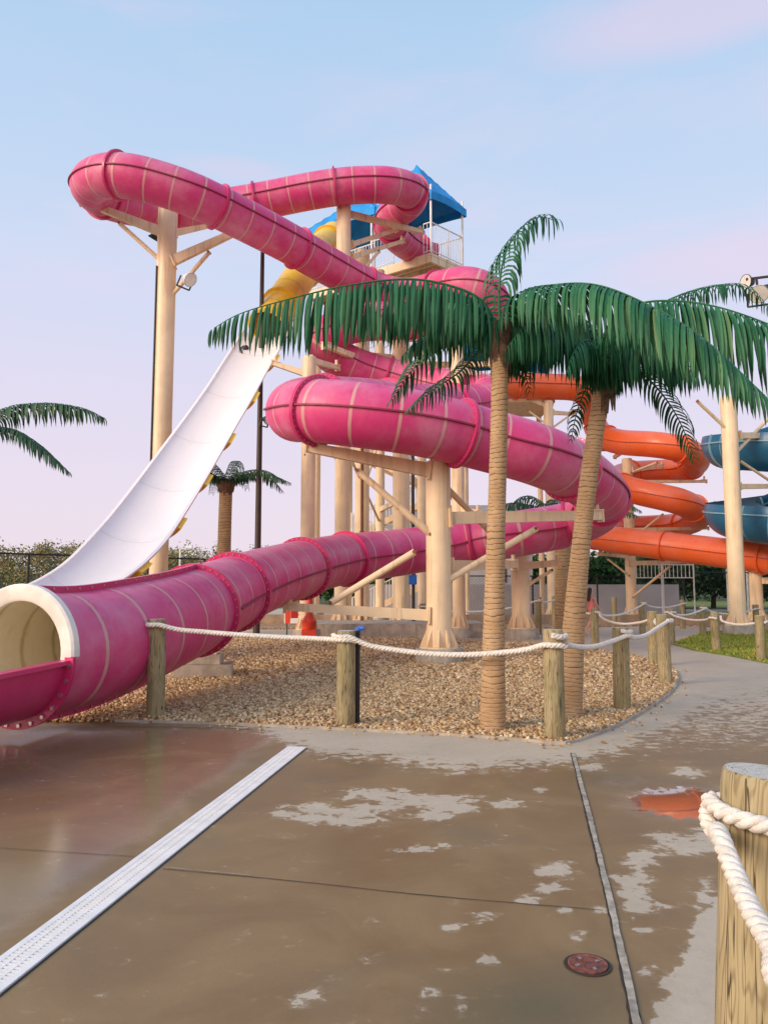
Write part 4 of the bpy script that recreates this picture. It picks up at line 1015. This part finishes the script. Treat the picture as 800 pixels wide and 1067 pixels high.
for k in range(150):
    c = q[rng.integers(0, len(q))]+np.array([rng.normal(0, .12), -abs(rng.normal(0, .16))-.03, .006]); r_ = rng.uniform(.008, .022)
    cyl(mb, c, c+np.array([r_*.6, r_*.3, r_*.7]), r_, r_*.6, n=5)
struct(mb.build('stray_gravel', M['stones']), 'stuff')
# far bed beyond the path and the low wall around it
fb = [gd(x, y) for x, y in [(250, 656), (560, 655), (690, 652), (800, 655), (1100, 652), (1100, 642), (700, 641), (200, 641)]]
struct(poly('gravel_bed', fb, .05, M['bed'], .09))
# lawn
lw = [gd(x, y) for x, y in [(699, 671), (722, 678), (760, 684), (800, 692), (1000, 722), (1100, 700), (1000, 668), (800, 657), (735, 659)]]
struct(poly('lawn', lw, .02, M['grass'], .06))
def blades(P_, N, ymin, ymax, h, mat, name='grass'):
    xs = np.array([p.x for p in P_]); x = rng.uniform(xs.min(), xs.max(), N); y = rng.uniform(ymin, ymax, N); k = inpoly(x, y, P_) & (x/y < .62); x, y = x[k], y[k]; n = len(x)
    a = rng.uniform(0, 2*PI, n); hh = h*rng.uniform(.5, 1.2, n); w = .012*(y/12)
    dx, dy = np.cos(a)*w, np.sin(a)*w; lx, ly = rng.normal(0, .02, n), rng.normal(0, .02, n); z = np.full(n, .02)
    V = np.stack([np.stack([x-dx, y-dy, z], 1), np.stack([x+dx, y+dy, z], 1), np.stack([x+lx, y+ly, z+hh], 1)], 1).reshape(-1, 3)
    me = bpy.data.meshes.new(name); me.from_pydata(V.tolist(), [], [(3*i, 3*i+1, 3*i+2) for i in range(n)]); me.materials.append(mat)
    o = bpy.data.objects.new(name, me); col.objects.link(o); o['kind'] = 'stuff'
M['blade'] = leafmat('grass_blades', (.15, .20, .03), (.24, .29, .045), (.36, .36, .09), .8, .1)
blades(lw, 60000, lw[4].y if False else 11, 32, .06, M['blade'])
# more distant turf with grey strips at the right
struct(poly('far_lawn', [at(690, 612.5, d=44)*1, at(1300, 612.5, d=44), at(1300, 612.5, d=120), at(560, 612.5, d=120)], .01, M['grass']))
for p in []: pass
mbp = MB()
struct(poly('service_road', [Vector((14, 52, 0)), Vector((90, 50, 0)), Vector((90, 56, 0)), Vector((13, 58, 0))], .02, M['grey_wall']))

# trench drain
l0, r0_ = gd(0, 1003), gd(0, 1033); l1, r1_ = gd(300, 779), gd(319, 779.5)
ctr0, ctr1 = (l0+r0_)/2, (l1+r1_)/2; dr = (ctr1-ctr0).normalized(); ctr0 = ctr0-dr*2.2; KW = 1.13; sd = Vector((dr.y, -dr.x, 0)); Wd = .085
dn = thing('trench_drain', 'long white slotted drain grate crossing the wet deck', 'drain', tuple(ctr0))
Ld = (ctr1-ctr0).length
mb = MB(); z = Vector((0, 0, 1))
def bar(mb, a, b_, w, z0, z1, ax):
    V = []
    for zz_ in (z0, z1): V += [a-ax*w/2+z*zz_, a+ax*w/2+z*zz_, b_+ax*w/2+z*zz_, b_-ax*w/2+z*zz_]
    mb.add(V, [(3, 2, 1, 0), (4, 5, 6, 7), (0, 1, 5, 4), (1, 2, 6, 5), (2, 3, 7, 6), (3, 0, 4, 7)])
for off, w in ((-.070, .030), (-.0235, .010), (.0235, .010), (.070, .030)): bar(mb, ctr0+sd*off*KW, ctr1+sd*off*KW, w*KW, .003, .012, sd)
s = .004
while s < Ld:
    c = ctr0+dr*s
    for off in (-.042, 0, .042):
        bar(mb, c+sd*KW*(off-.0158 if off else -.0178), c+sd*KW*(off+.0158 if off else .0178), .0165, .0035, .0112, dr)
    s += .0265
mb.build('grate', M['grate'], dn)
mb = MB(); bar(mb, ctr0, ctr1, .19, .001, .0028, sd); mb.build('channel', M['dark_metal'], dn)
mb = MB()
for sg in (-1, 1): bar(mb, ctr0+sd*sg*.102, ctr1+sd*sg*.102, .009, -.01, .004, sd)
mb.build('frame', M['dark_metal'], dn)

# joints in the slabs
def strip(name, pts, w, zt, mat, jit=0, seed=0):
    q, _, s_ = catmull(pts, .05); rn = random.Random(seed); V = []; T = np.gradient(q, axis=0); T /= np.linalg.norm(T, axis=1)[:, None]; ww = w
    for i in range(len(q)):
        n_ = np.array([T[i][1], -T[i][0], 0]); ww = .7*ww+.3*w*(1+rn.uniform(-jit, jit)); o = rn.uniform(-jit, jit)*w*.3
        V += [q[i]+n_*(ww/2+o)+[0, 0, zt], q[i]-n_*(ww/2-o)+[0, 0, zt]]
    mb = MB(); mb.add(V, [(2*i, 2*i+1, 2*i+3, 2*i+2) for i in range(len(q)-1)]); return struct(mb.build(name, mat))
M['joint'] = simple('joint_sealant', (.40, .34, .26), .6, 0, .35, 14, .6, 40, dirt=(.10, .08, .06))
M['crack'] = simple('joint_dark', (.035, .026, .02), .7)
strip('expansion_joint', [gd(596, 785), gd(610, 840), gd(632, 930), gd(664, 1075)], .040, .0042, M['crack'], .25, 1)
strip('expansion_joint', [gd(596.5, 785), gd(611, 840), gd(633, 930), gd(665, 1075)], .032, .0084, M['joint'], .22, 2)
strip('expansion_joint', [gd(170, 906), gd(300, 918), gd(450, 934), gd(628, 949)], .006, .0042, M['crack'], .9, 3)
strip('expansion_joint', [gd(172, 905), gd(215, 909), gd(262, 913.5)], .006, .0084, M['joint'], .9, 6)
strip('expansion_joint', [gd(-60, 880), gd(0, 884), gd(60, 888), gd(140, 893)], .004, .0042, M['crack'], .9, 4)
strip('expansion_joint', [gd(120, 757.5), gd(230, 759), gd(285, 762)], .012, .0042, M['crack'], .7, 5)
# round clean-out lid
c = gd(612, 1006); t = thing('cleanout_lid', 'small round rust-red lid set in the wet concrete beside the long joint', 'drain lid', (c.x, c.y, 0))
mb = MB(); lathe(mb, [(.084, .001), (.084, .009), (.078, .011), (.074, .007), (.02, .0065), (.012, .010), (.001, .011)], (c.x, c.y, 0), 28); mb.cur = 1
for a in (0.4, 2.0, 3.5, 5.1): box(mb, (c.x+.05*math.cos(a), c.y+.05*math.sin(a), .0095), .018, .012, .005, a)
mb.build('lid', [M['rust_lid'], M['bolt']], t, True, 30)
mb = MB(); lathe(mb, [(.100, .0005), (.100, .0045), (.088, .005), (.088, .0005)], (c.x, c.y, 0), 28, cap=False); mb.build('collar', M['crack'], t)

# concrete footings with stand under the pink tube
fo = gd(212, 708); t = thing('slide_footing', 'stepped concrete blocks with a short steel stand under the lower pink tube', 'footing', (fo.x, fo.y, 0))
mb = MB(); box(mb, (fo.x-.05, fo.y+.25, .12), 1.0, .6, .24, .15); mb.build('block', M['concrete_block'], t)
mb = MB(); box(mb, (fo.x-.12, fo.y+.35, .33), .72, .45, .17, .05); mb.build('block', M['concrete_block'], t)
mb = MB(); cyl(mb, (fo.x+.05, fo.y+.35, .42), (fo.x+.08, fo.y+.5, .62), .05, n=10); box(mb, (fo.x+.05, fo.y+.35, .43), .24, .24, .02); beam(mb, (fo.x-.25, fo.y+.42, .58), (fo.x+.35, fo.y+.42, .62), .1, .08); mb.build('stand', M['steel'], t)
f2 = gd(236, 705)

# ------------------------------------------------------------------ LAMP POLE AND LIGHTS
lp = at(268, 612.5, d=26.2); t = thing('lamp_pole', 'tall thin dark brown pole left of the tower', 'pole', (lp.x, lp.y, 0))
mb = MB(); zt = at(268, 262, d=26.2).z; cyl(mb, (lp.x, lp.y, 0), (lp.x, lp.y, zt), .12, .07, n=12); mb.build('pole', M['brown_pole'], t, True, 40)
mb = MB(); beam(mb, (lp.x, lp.y, at(268, 437, d=26.2).z), (lp.x+.32, lp.y, at(268, 437, d=26.2).z), .05, .05); mb.build('bracket', M['brown_pole'], t)
for (px, py, lab, am) in ((277, 437, 'small dark floodlight on the brown pole beside the end of the big pink bend', (1, -.6, -.3)), (256, 363, 'dark round floodlight on the brown pole below the long frond', (-.5, .8, -.3))):
    flood(lab, at(px, py, d=26.1), am, .28, 'floodlights on the brown pole', 'dark_metal')
mb = MB(); a = at(256, 366, d=26.1); beam(mb, (a.x, a.y, a.z-.1), (lp.x, lp.y, a.z-.1), .05, .05); mb.build('bracket', M['brown_pole'], t)
# floodlights at top right on a pole just outside the picture
rp = at(828, 612.5, d=18); t = thing('light_pole', 'pale light pole just beyond the right edge with a cross arm', 'pole', (rp.x, rp.y, 0))
zt = at(800, 296, d=18).z
mb = MB(); cyl(mb, (rp.x, rp.y, 0), (rp.x, rp.y, zt+.3), .12, .08, n=14); mb.build('pole', M['steel'], t, True, 40)
mb = MB(); beam(mb, (rp.x, rp.y, zt), at(782, 301, d=18), .07, .07); beam(mb, (rp.x, rp.y, zt+.22), at(777, 291, d=18), .05, .05); mb.build('cross_arm', M['dark_metal'], t)
flood('rusty round floodlight in the top right corner above the palm fronds', at(790, 305, d=17.8), (-.35, -.75, -.6), .36, 'floodlights at the top right', 'white_paint')
flood('small boxy floodlight left of the round one at the top right', at(780, 294, d=18.1), (-1, -.3, -.1), .3, 'floodlights at the top right', 'dark_metal')
# small far street light
sl = at(187, 612.5, d=70); t = thing('street_light', 'small pale street light far away above the left treeline', 'street light', (sl.x, sl.y, 0))
zt = at(187, 572, d=70).z; mb = MB(); cyl(mb, (sl.x, sl.y, 0), (sl.x, sl.y, zt), .12, .09, n=8); mb.build('pole', M['white_paint'], t)
mb = MB(); beam(mb, (sl.x, sl.y, zt), (sl.x+.9, sl.y, zt+.15), .1, .1); cyl(mb, (sl.x+.5, sl.y, zt+.05), (sl.x+1.1, sl.y, zt+.1), .25, n=10); mb.build('lamp_head', M['glass'], t)

# ------------------------------------------------------------------ FENCES
def fence(label, a, b_, h, sp_, group='black mesh fences'):
    a, b_ = Vector(a), Vector(b_); t = thing('mesh_fence', label, 'fence', tuple(a), group); n = int((b_-a).length/sp_)
    for k in range(n+1):
        p = a.lerp(b_, k/n); mb = MB(); cyl(mb, p, p+Vector((0, 0, h)), .045, n=8); mb.build('post', M['black'], t)
    mb = MB(); cyl(mb, a+Vector((0, 0, h)), b_+Vector((0, 0, h)), .035, n=6); cyl(mb, a+Vector((0, 0, .1)), b_+Vector((0, 0, .1)), .02, n=6); mb.build('rail', M['black'], t)
    # woven wire
    mb = MB(); L = (b_-a).length; d = (b_-a).normalized(); st = .16; V = []; f = []; m = 0; u = Vector((0, 0, 1)); w = .006
    k = -h
    while k < L:
        for sg in (0, 1):
            s0_, s1_ = max(0, k), min(L, k+h)
            if s1_ <= s0_: continue
            z0_, z1_ = s0_-k, s1_-k
            if sg: z0_, z1_ = h-z0_, h-z1_
            p, q = a+d*s0_+u*z0_, a+d*s1_+u*z1_; o = Vector((0, 0, w)); V += [p-o, q-o, q+o, p+o]; f.append((m, m+1, m+2, m+3)); m += 4
        k += st
    mb.add(V, f); mb.build('wire_mesh', M['black'], t); return t
fence('tall black mesh fence at the far left in front of the wooded hill', at(-90, 612.5, d=24)-Vector((0, 0, 1.6)), Vector((-7.2, 31, 0)), 2.75, 2.6)
fence('black mesh fence behind the orange slide on the right', Vector((13, 40, 0)), Vector((34, 42, 0)), 2.4, 2.6)
fence('black mesh fence behind the palm trunks in front of the grey wall', Vector((2.5, 39, 0)), Vector((12.7, 40, 0)), 2.2, 1.7)
def simplebox(name, label, cat, c, s, mat, rot=0, kind=None):
    mb = MB(); box(mb, c, *s, rot); o = mb.build(name, mat); origin(o, (c[0], c[1], c[2]-s[2]/2)); 
    if kind: struct(o, kind)
    else: tag(o, label, cat)
    return o
simplebox('boundary_wall', 'long pale grey wall behind the palm trunks and black fence', 'wall', (8, 46, .9), (19, .3, 1.8), M['grey_wall'])
simplebox('low_wall', 'low tan retaining wall along the far gravel bed', 'wall', (9, 33.6, .22), (30, .3, .44), M['tan_wall'])
# far building with a pitched roof seen between palm and column
b_ = at(478, 612.5, d=52); t = thing('pump_house', 'low building with a brown sloping roof far behind the front palm', 'building', (b_.x, b_.y, 0))
mb = MB(); box(mb, (b_.x, b_.y, 2.6), 9, 5, 5.2); mb.build('wall', M['grey_wall'], t)
mb = MB(); xx, yy = b_.x, b_.y
mb.add([(xx-5, yy-3, 5.2), (xx+5, yy-3, 5.2), (xx+5, yy+3, 5.2), (xx-5, yy+3, 5.2), (xx-5, yy, 7.2), (xx+5, yy, 7.2)], [(0, 1, 5, 4), (2, 3, 4, 5), (0, 4, 3), (1, 2, 5), (3, 2, 1, 0)]); mb.build('roof', M['roof_grey'], t)
for k in range(3):
    mb = MB(); box(mb, (xx-3+k*2.6, yy-2.53, 2.6), 1.2, .05, 1.3); mb.build('window', M['dark_metal'], t)
    mb = MB()
# white shade sail far right
b_ = at(805, 612.5, d=50); t = thing('shade_canopy', 'pale domed shade canopy far off at the right edge under the orange slide', 'canopy', (b_.x, b_.y, 0))
mb = MB(); V = []; n = 20
for i in range(7):
    a = i/6*PI/2
    for k in range(n): V.append((b_.x+3.6*math.cos(a)*math.cos(2*PI*k/n), b_.y+3.0*math.cos(a)*math.sin(2*PI*k/n), 3.2+1.7*math.sin(a)))
mb.add(V, [(i*n+k, i*n+(k+1) % n, (i+1)*n+(k+1) % n, (i+1)*n+k) for i in range(6) for k in range(n)]); mb.build('canopy', M['white_paint'], t, True)
for k in range(4):
    mb = MB(); a = k*PI/2+.7; cyl(mb, (b_.x+3.2*math.cos(a), b_.y+2.6*math.sin(a), 0), (b_.x+3.2*math.cos(a), b_.y+2.6*math.sin(a), 3.3), .07, n=8); mb.build('pole', M['white_paint'], t)
# white railings of a far gate
for (px, w, lab) in ((675, 1.5, 'white railing section far off, left of the orange slide brace'), (706, 1.6, 'white railing section far off, just right of the orange slide brace')):
    c = at(px, 612.5, d=38.5); t = thing('white_railing', lab, 'railing', (c.x-w/2, c.y, 0), 'far white railings'); mb = MB()
    for zz_ in (2.1, 2.75): cyl(mb, (c.x-w/2, c.y, zz_), (c.x+w/2, c.y, zz_), .03, n=6)
    for k in range(9): cyl(mb, (c.x-w/2+w*k/8, c.y, 2.1), (c.x-w/2+w*k/8, c.y, 2.75), .02, n=5)
    mb.build('bars', M['white_paint'], t)
    for s_ in (-1, 1): mb = MB(); cyl(mb, (c.x+s_*w/2, c.y, 0), (c.x+s_*w/2, c.y, 2.8), .04, n=6); mb.build('leg', M['white_paint'], t)

# red rescue-tube stand with a white notice board
c = gd(322, 668); t = thing('lifeguard_stand', 'red plastic lifeguard stand glimpsed under the lower pink tube', 'stand', (c.x, c.y, 0))
mb = MB(); box(mb, (c.x, c.y, .18), .42, .32, .36); lathe(mb, [(.20, .36), (.23, .6), (.11, .8), (.10, 1.25), (.05, 1.35)], (c.x, c.y, 0), 12); mb.build('body', M['red_plastic'], t, True, 30)
mb = MB(); box(mb, (c.x-.42, c.y-.3, .85), .2, .2, .3, .3); mb.build('side_wing', M['red_plastic'], t)
c2 = gd(309, 662); t = thing('notice_board', 'small white notice board left of the red lifeguard stand', 'sign', (c2.x, c2.y-.2, 0))
mb = MB(); box(mb, (c2.x, c2.y-.2, .62), .8, .04, .42); mb.build('board', M['white_paint'], t)
mb = MB(); box(mb, (c2.x-.28, c2.y-.23, .62), .16, .01, .42); box(mb, (c2.x+.12, c2.y-.23, .7), .4, .01, .03); mb.build('lettering', M['red_plastic'], t)
for s_ in (-.3, .3): mb = MB(); box(mb, (c2.x+s_, c2.y-.2, .205), .04, .04, .41); mb.build('leg', M['dark_metal'], t)
c = at(430, 604, d=27); simplebox('junction_box', 'small blue box fixed to the pipe behind the lower pink tube', 'box', (c.x, c.y, c.z), (.28, .2, .34), M['blue_plastic'])
mb = MB(); cyl(mb, (c.x+.02, c.y+.12, 0), (c.x+.02, c.y+.12, 8.0), .06, n=10); cyl(mb, (c.x+.02, c.y+.12, 3.9), (c.x+.02, c.y+.12, 4.0), .1, n=10)
tag(origin(mb.build('water_pipe', M['dark_metal']), (c.x, c.y+.12, 0)), 'tall dark supply pipe between the tower columns behind the blue box', 'pipe')
c = at(377, 612.5, d=27.5); mb = MB(); cyl(mb, (c.x, c.y, 0), (c.x, c.y, 7.3), .055, n=10); cyl(mb, (c.x, c.y, 3.5), (c.x, c.y, 3.62), .09, n=10)
tag(origin(mb.build('water_pipe', M['rust']), (c.x, c.y, 0)), 'thin rusty supply pipe running up between the left tower columns', 'pipe')
# pump plinth
pl = gd(400, 668); simplebox('concrete_plinth', 'long low concrete plinth under the tower columns', 'plinth', (pl.x+.3, pl.y+3.0, .22), (6.0, 3.0, .44), M['concrete_block'])

# ------------------------------------------------------------------ TREES
def leafcloud(mb, c, rad, n, size, rn):
    # lumpy ellipsoid: sub-clumps with leaf quads
    subs = []
    for _ in range(max(5, int(n/70))):
        v = rn.normal(0, 1, 3); v /= np.linalg.norm(v); v *= rn.uniform(.35, 1)**.6; subs.append((np.array(c)+v*rad*.72, rn.uniform(.25, .5)))
    V = np.zeros((n, 4, 3)); S_ = np.array(size)
    k = rn.integers(0, len(subs), n); cs = np.array([s[0] for s in subs])[k]; rs = np.array([s[1] for s in subs])[k]
    v = rn.normal(0, 1, (n, 3)); v /= np.linalg.norm(v, axis=1)[:, None]; p = cs+v*(rs*rn.uniform(.6, 1.1, n))[:, None]*np.array(rad)
    a = rn.normal(0, 1, (n, 3)); a /= np.linalg.norm(a, axis=1)[:, None]; b_ = np.cross(a, rn.normal(0, 1, (n, 3))); b_ /= np.linalg.norm(b_, axis=1)[:, None]
    s_ = (size*rn.uniform(.6, 1.3, n))[:, None]
    V[:, 0] = p-a*s_; V[:, 1] = p-b_*s_*.55; V[:, 2] = p+a*s_; V[:, 3] = p+b_*s_*.55
    mb.add(V.reshape(-1, 3), [(4*i, 4*i+1, 4*i+2, 4*i+3) for i in range(n)])
rn = np.random.default_rng(5)
# wooded hill, left
mb = MB()
for k in range(150):
    x = rn.uniform(-120, 25); y = 118+rn.uniform(-18, 30)+.05*x; base = -.5+ (y-100)*.07
    hgt = rn.uniform(5.7, 6.6)*(1+.10*math.sin(x*.09)); r_ = rn.uniform(2.6, 4.5)
    leafcloud(mb, (x, y, base+hgt*.62), np.array([r_, r_, hgt*.62]), 1200, .20, rn)
struct(mb.build('woodland', M['wood_olive']), 'stuff')
mb = MB(); xs = np.linspace(-260, 120, 40); V = []
for x in xs:
    for y, z_ in ((92, -.1), (110, 1.3), (150, 4.0+.9*math.sin(x*.05)), (210, 5.0), (260, -.1)): V.append((x, y, z_))
mb.add(V, [(i*5+j, (i+1)*5+j, (i+1)*5+j+1, i*5+j+1) for i in range(39) for j in range(4)]); struct(mb.build('hill', M['field'], None, True))
GT = 'dark leafy trees beyond the orange slide'
specs = [(602, 60, 3.9, 3.0), (634, 57, 4.4, 3.0), (668, 62, 4.6, 3.6), (705, 58, 4.4, 3.2), (742, 61, 4.7, 3.4), (782, 57, 4.3, 3.2), (822, 60, 4.9, 3.6), (560, 64, 4.2, 3.2)]
lbls = ['dark tree behind the leaning palm and grey wall', 'dark tree straight above the walking girl', 'dark tree behind the column of the winding orange slide', 'dark tree above the white railings', 'dark tree just left of the right edge column', 'dark tree behind the right edge column and pale canopy', 'dark tree cut off by the right edge', 'dark tree seen between the two palm trunks']
for (px, d, h_, r_), lb in zip(specs, lbls):
    c = at(px, 612.5, d=d); t = thing('leafy_tree', lb, 'tree', (c.x, c.y, 0), GT)
    mb = MB(); cyl(mb, (c.x, c.y, 0), (c.x+.1, c.y, h_*.5), .22, .12, n=8); cyl(mb, (c.x+.1, c.y, h_*.45), (c.x+.8, c.y, h_*.8), .1, .04, n=6); cyl(mb, (c.x+.1, c.y, h_*.4), (c.x-.8, c.y, h_*.75), .1, .04, n=6); mb.build('trunk', M['bark'], t)
    mb = MB(); leafcloud(mb, (c.x, c.y, h_*.58), np.array([r_, r_*.9, h_*.48]), 2600, .20, rn); mb.build('crown', M['wood_dark'], t)
mb = MB()
for k in range(60):
    x = rn.uniform(15, 130); y = 95+rn.uniform(-10, 20); leafcloud(mb, (x, y, 3.2), np.array([4, 4, 3.2]), 260, .42, rn)
for k in range(30):
    x = rn.uniform(-8, 20); y = 84+rn.uniform(-8, 10); leafcloud(mb, (x, y, 2.4), np.array([3.5, 3.5, 2.6]), 260, .38, rn)
struct(mb.build('woodland', M['wood_dark']), 'stuff')

# ------------------------------------------------------------------ WALKING GIRL
def skin_body(name, joints, edges, mat, parent, sub=2):
    me = bpy.data.meshes.new(name); me.from_pydata([j[0] for j in joints], edges, []); o = bpy.data.objects.new(name, me); col.objects.link(o)
    mod = o.modifiers.new('skin', 'SKIN'); sv = me.skin_vertices[0].data
    for i, (_, r) in enumerate(joints):
        sv[i].radius = (r, r) if not isinstance(r, tuple) else r; sv[i].use_root = (i == 0)
    o.modifiers.new('sub', 'SUBSURF').levels = sub; o.modifiers['sub'].render_levels = sub
    me.materials.append(mat)
    dg = bpy.context.evaluated_depsgraph_get(); ev = o.evaluated_get(dg); nm = bpy.data.meshes.new_from_object(ev)
    o.modifiers.clear(); o.data = nm
    nm.polygons.foreach_set('use_smooth', [True]*len(nm.polygons)); o.parent = parent; return o
g0 = gd(616.5, 664); girl = thing('person', 'girl in a pink swimsuit with long brown hair walking away behind the leaning palm', 'person', (g0.x, g0.y, 0))
J = [((0, 0, .86), (.13, .10)), ((0, 0, 1.02), (.10, .08)), ((0, .01, 1.20), (.125, .09)), ((0, .01, 1.30), .06), ((0, 0, 1.37), .05), ((0, -.01, 1.44), (.072, .085)), ((0, -.01, 1.54), (.075, .09)), ((0, -.01, 1.60), .045),
     ((.085, 0, .80), .085), ((.09, -.10, .46), .055), ((.09, -.02, .10), .035), ((.10, -.14, .04), .03),
     ((-.085, 0, .80), .085), ((-.08, .16, .47), .055), ((-.08, .36, .16), .035), ((-.08, .27, .05), .03),
     ((.155, .01, 1.27), .042), ((.21, .05, 1.03), .033), ((.24, -.05, .83), .024), ((.245, -.10, .76), .022),
     ((-.155, .01, 1.27), .042), ((-.20, -.06, 1.03), .033), ((-.21, -.20, .86), .024), ((-.21, -.26, .80), .022)]
E = [(0, 1), (1, 2), (2, 3), (3, 4), (4, 5), (5, 6), (6, 7), (0, 8), (8, 9), (9, 10), (10, 11), (0, 12), (12, 13), (13, 14), (14, 15), (2, 16), (16, 17), (17, 18), (18, 19), (2, 20), (20, 21), (21, 22), (22, 23)]
skin_body('body', J, E, M['skin'], girl)
skin_body('swimsuit', [((0, 0, .82), (.15, .115)), ((0, 0, .90), (.148, .115)), ((0, 0, 1.02), (.112, .09)), ((0, .01, 1.20), (.135, .10)), ((0, .01, 1.25), (.12, .09))], [(0, 1), (1, 2), (2, 3), (3, 4)], M['swim'], girl)
skin_body('hair', [((0, .02, 1.61), .06), ((0, .045, 1.54), (.088, .075)), ((0, .07, 1.42), (.085, .05)), ((0, .10, 1.28), (.08, .035)), ((0, .11, 1.15), (.05, .025))], [(0, 1), (1, 2), (2, 3), (3, 4)], M['hair'], girl)
girl.rotation_euler = (0, 0, R(118))

# ------------------------------------------------------------------ WORLD AND LIGHT
w = bpy.data.worlds.new('World'); scene.world = w; w.use_nodes = True; t = NT(w.node_tree)
for n in list(t.n): t.n.remove(n)
out = t.new('ShaderNodeOutputWorld'); bg = t.new('ShaderNodeBackground'); t.link(bg.outputs[0], out.inputs[0])
sky = t.new('ShaderNodeTexSky'); sky.sky_type = 'NISHITA'; sky.sun_disc = False
SE, SR = 24, 235   # sun elevation; azimuth (behind the camera, from the left)
sky.sun_elevation = R(SE); sky.sun_rotation = R(SR); sky.ozone_density = 2.5; sky.air_density = 1.0; sky.dust_density = 1.2
tc = t.new('ShaderNodeTexCoord'); sx = t.new('ShaderNodeSeparateXYZ'); t.link(tc.outputs['Generated'], sx.inputs[0])
def lin(r, g, b_): return tuple(((c/255+.055)/1.055)**2.4 if c/255 > .04045 else c/255/12.92 for c in (r, g, b_))
rampc = t.ramp(sx.outputs[2], [(0, lin(232, 216, 226)), (.10, lin(230, 217, 231)), (.24, lin(221, 215, 235)), (.38, lin(204, 215, 239)), (.50, lin(188, 210, 237)), (.62, lin(174, 204, 235)), (1, lin(120, 165, 225))])
nz = t.noise(t.mapping(tc.outputs['Generated'], (1.6, 1.6, 6), (.15, .1, .3)), 1.5, 5, .55, .3)
cl = t.math('MULTIPLY', t.smooth(nz, .50, .75), .28)
rampc = t.mix(cl, rampc, lin(238, 214, 232))
# the pink wisps of the upper right
def wisp(px, py, sxz, syz, amt, base, tilt=0):
    r_ = ray(px, py).normalized(); 
    v = t.new('ShaderNodeVectorMath'); v.operation = 'SUBTRACT'; t.link(tc.outputs['Generated'], v.inputs[0]); v.inputs[1].default_value = r_
    m = t.mapping(v.outputs[0], (1/sxz, 1/sxz, 1/syz), (0, tilt, 0)); l = t.new('ShaderNodeVectorMath'); l.operation = 'LENGTH'; t.link(m, l.inputs[0])
    k = t.math('ADD', l.outputs['Value'], t.math('MULTIPLY', t.math('SUBTRACT', nz, .5), 1.6))
    return t.mix(t.math('MULTIPLY', t.smooth(k, 1.0, .2), amt), base, lin(243, 208, 226))
rampc = wisp(700, 20, .22, .045, .42, rampc, -.05); rampc = wisp(770, 262, .20, .045, .38, rampc, .25); rampc = wisp(250, 178, .10, .018, .25, rampc)
skm = t.mix(1.0, sky.outputs[0], (.09, .09, .09), 'MULTIPLY')
fin = t.mix(.08, rampc, skm)
# warm bright fill glow added to the unseen sunward sky (behind the photographer)
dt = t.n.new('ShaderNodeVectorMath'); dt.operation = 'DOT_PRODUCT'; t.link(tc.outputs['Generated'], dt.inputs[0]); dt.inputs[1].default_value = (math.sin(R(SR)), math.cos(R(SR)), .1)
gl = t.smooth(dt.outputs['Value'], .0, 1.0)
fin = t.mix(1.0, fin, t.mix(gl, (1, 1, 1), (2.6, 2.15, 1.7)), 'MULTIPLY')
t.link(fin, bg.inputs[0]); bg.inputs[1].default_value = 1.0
sun = bpy.data.lights.new('sun', 'SUN'); sun.energy = 2.1; sun.angle = R(20); sun.color = (1.0, .82, .62)
so = bpy.data.objects.new('sun', sun); col.objects.link(so)
az = R(SR); dirv = Vector((math.sin(az)*math.cos(R(SE)), math.cos(az)*math.cos(R(SE)), math.sin(R(SE))))
so.rotation_euler = dirv.to_track_quat('Z', 'Y').to_euler(); so.location = (0, 0, 40)
vs = scene.view_settings; vs.view_transform = 'Standard'; vs.look = 'None'; vs.gamma = 1; vs.exposure = .17
scene.render.engine = 'CYCLES'
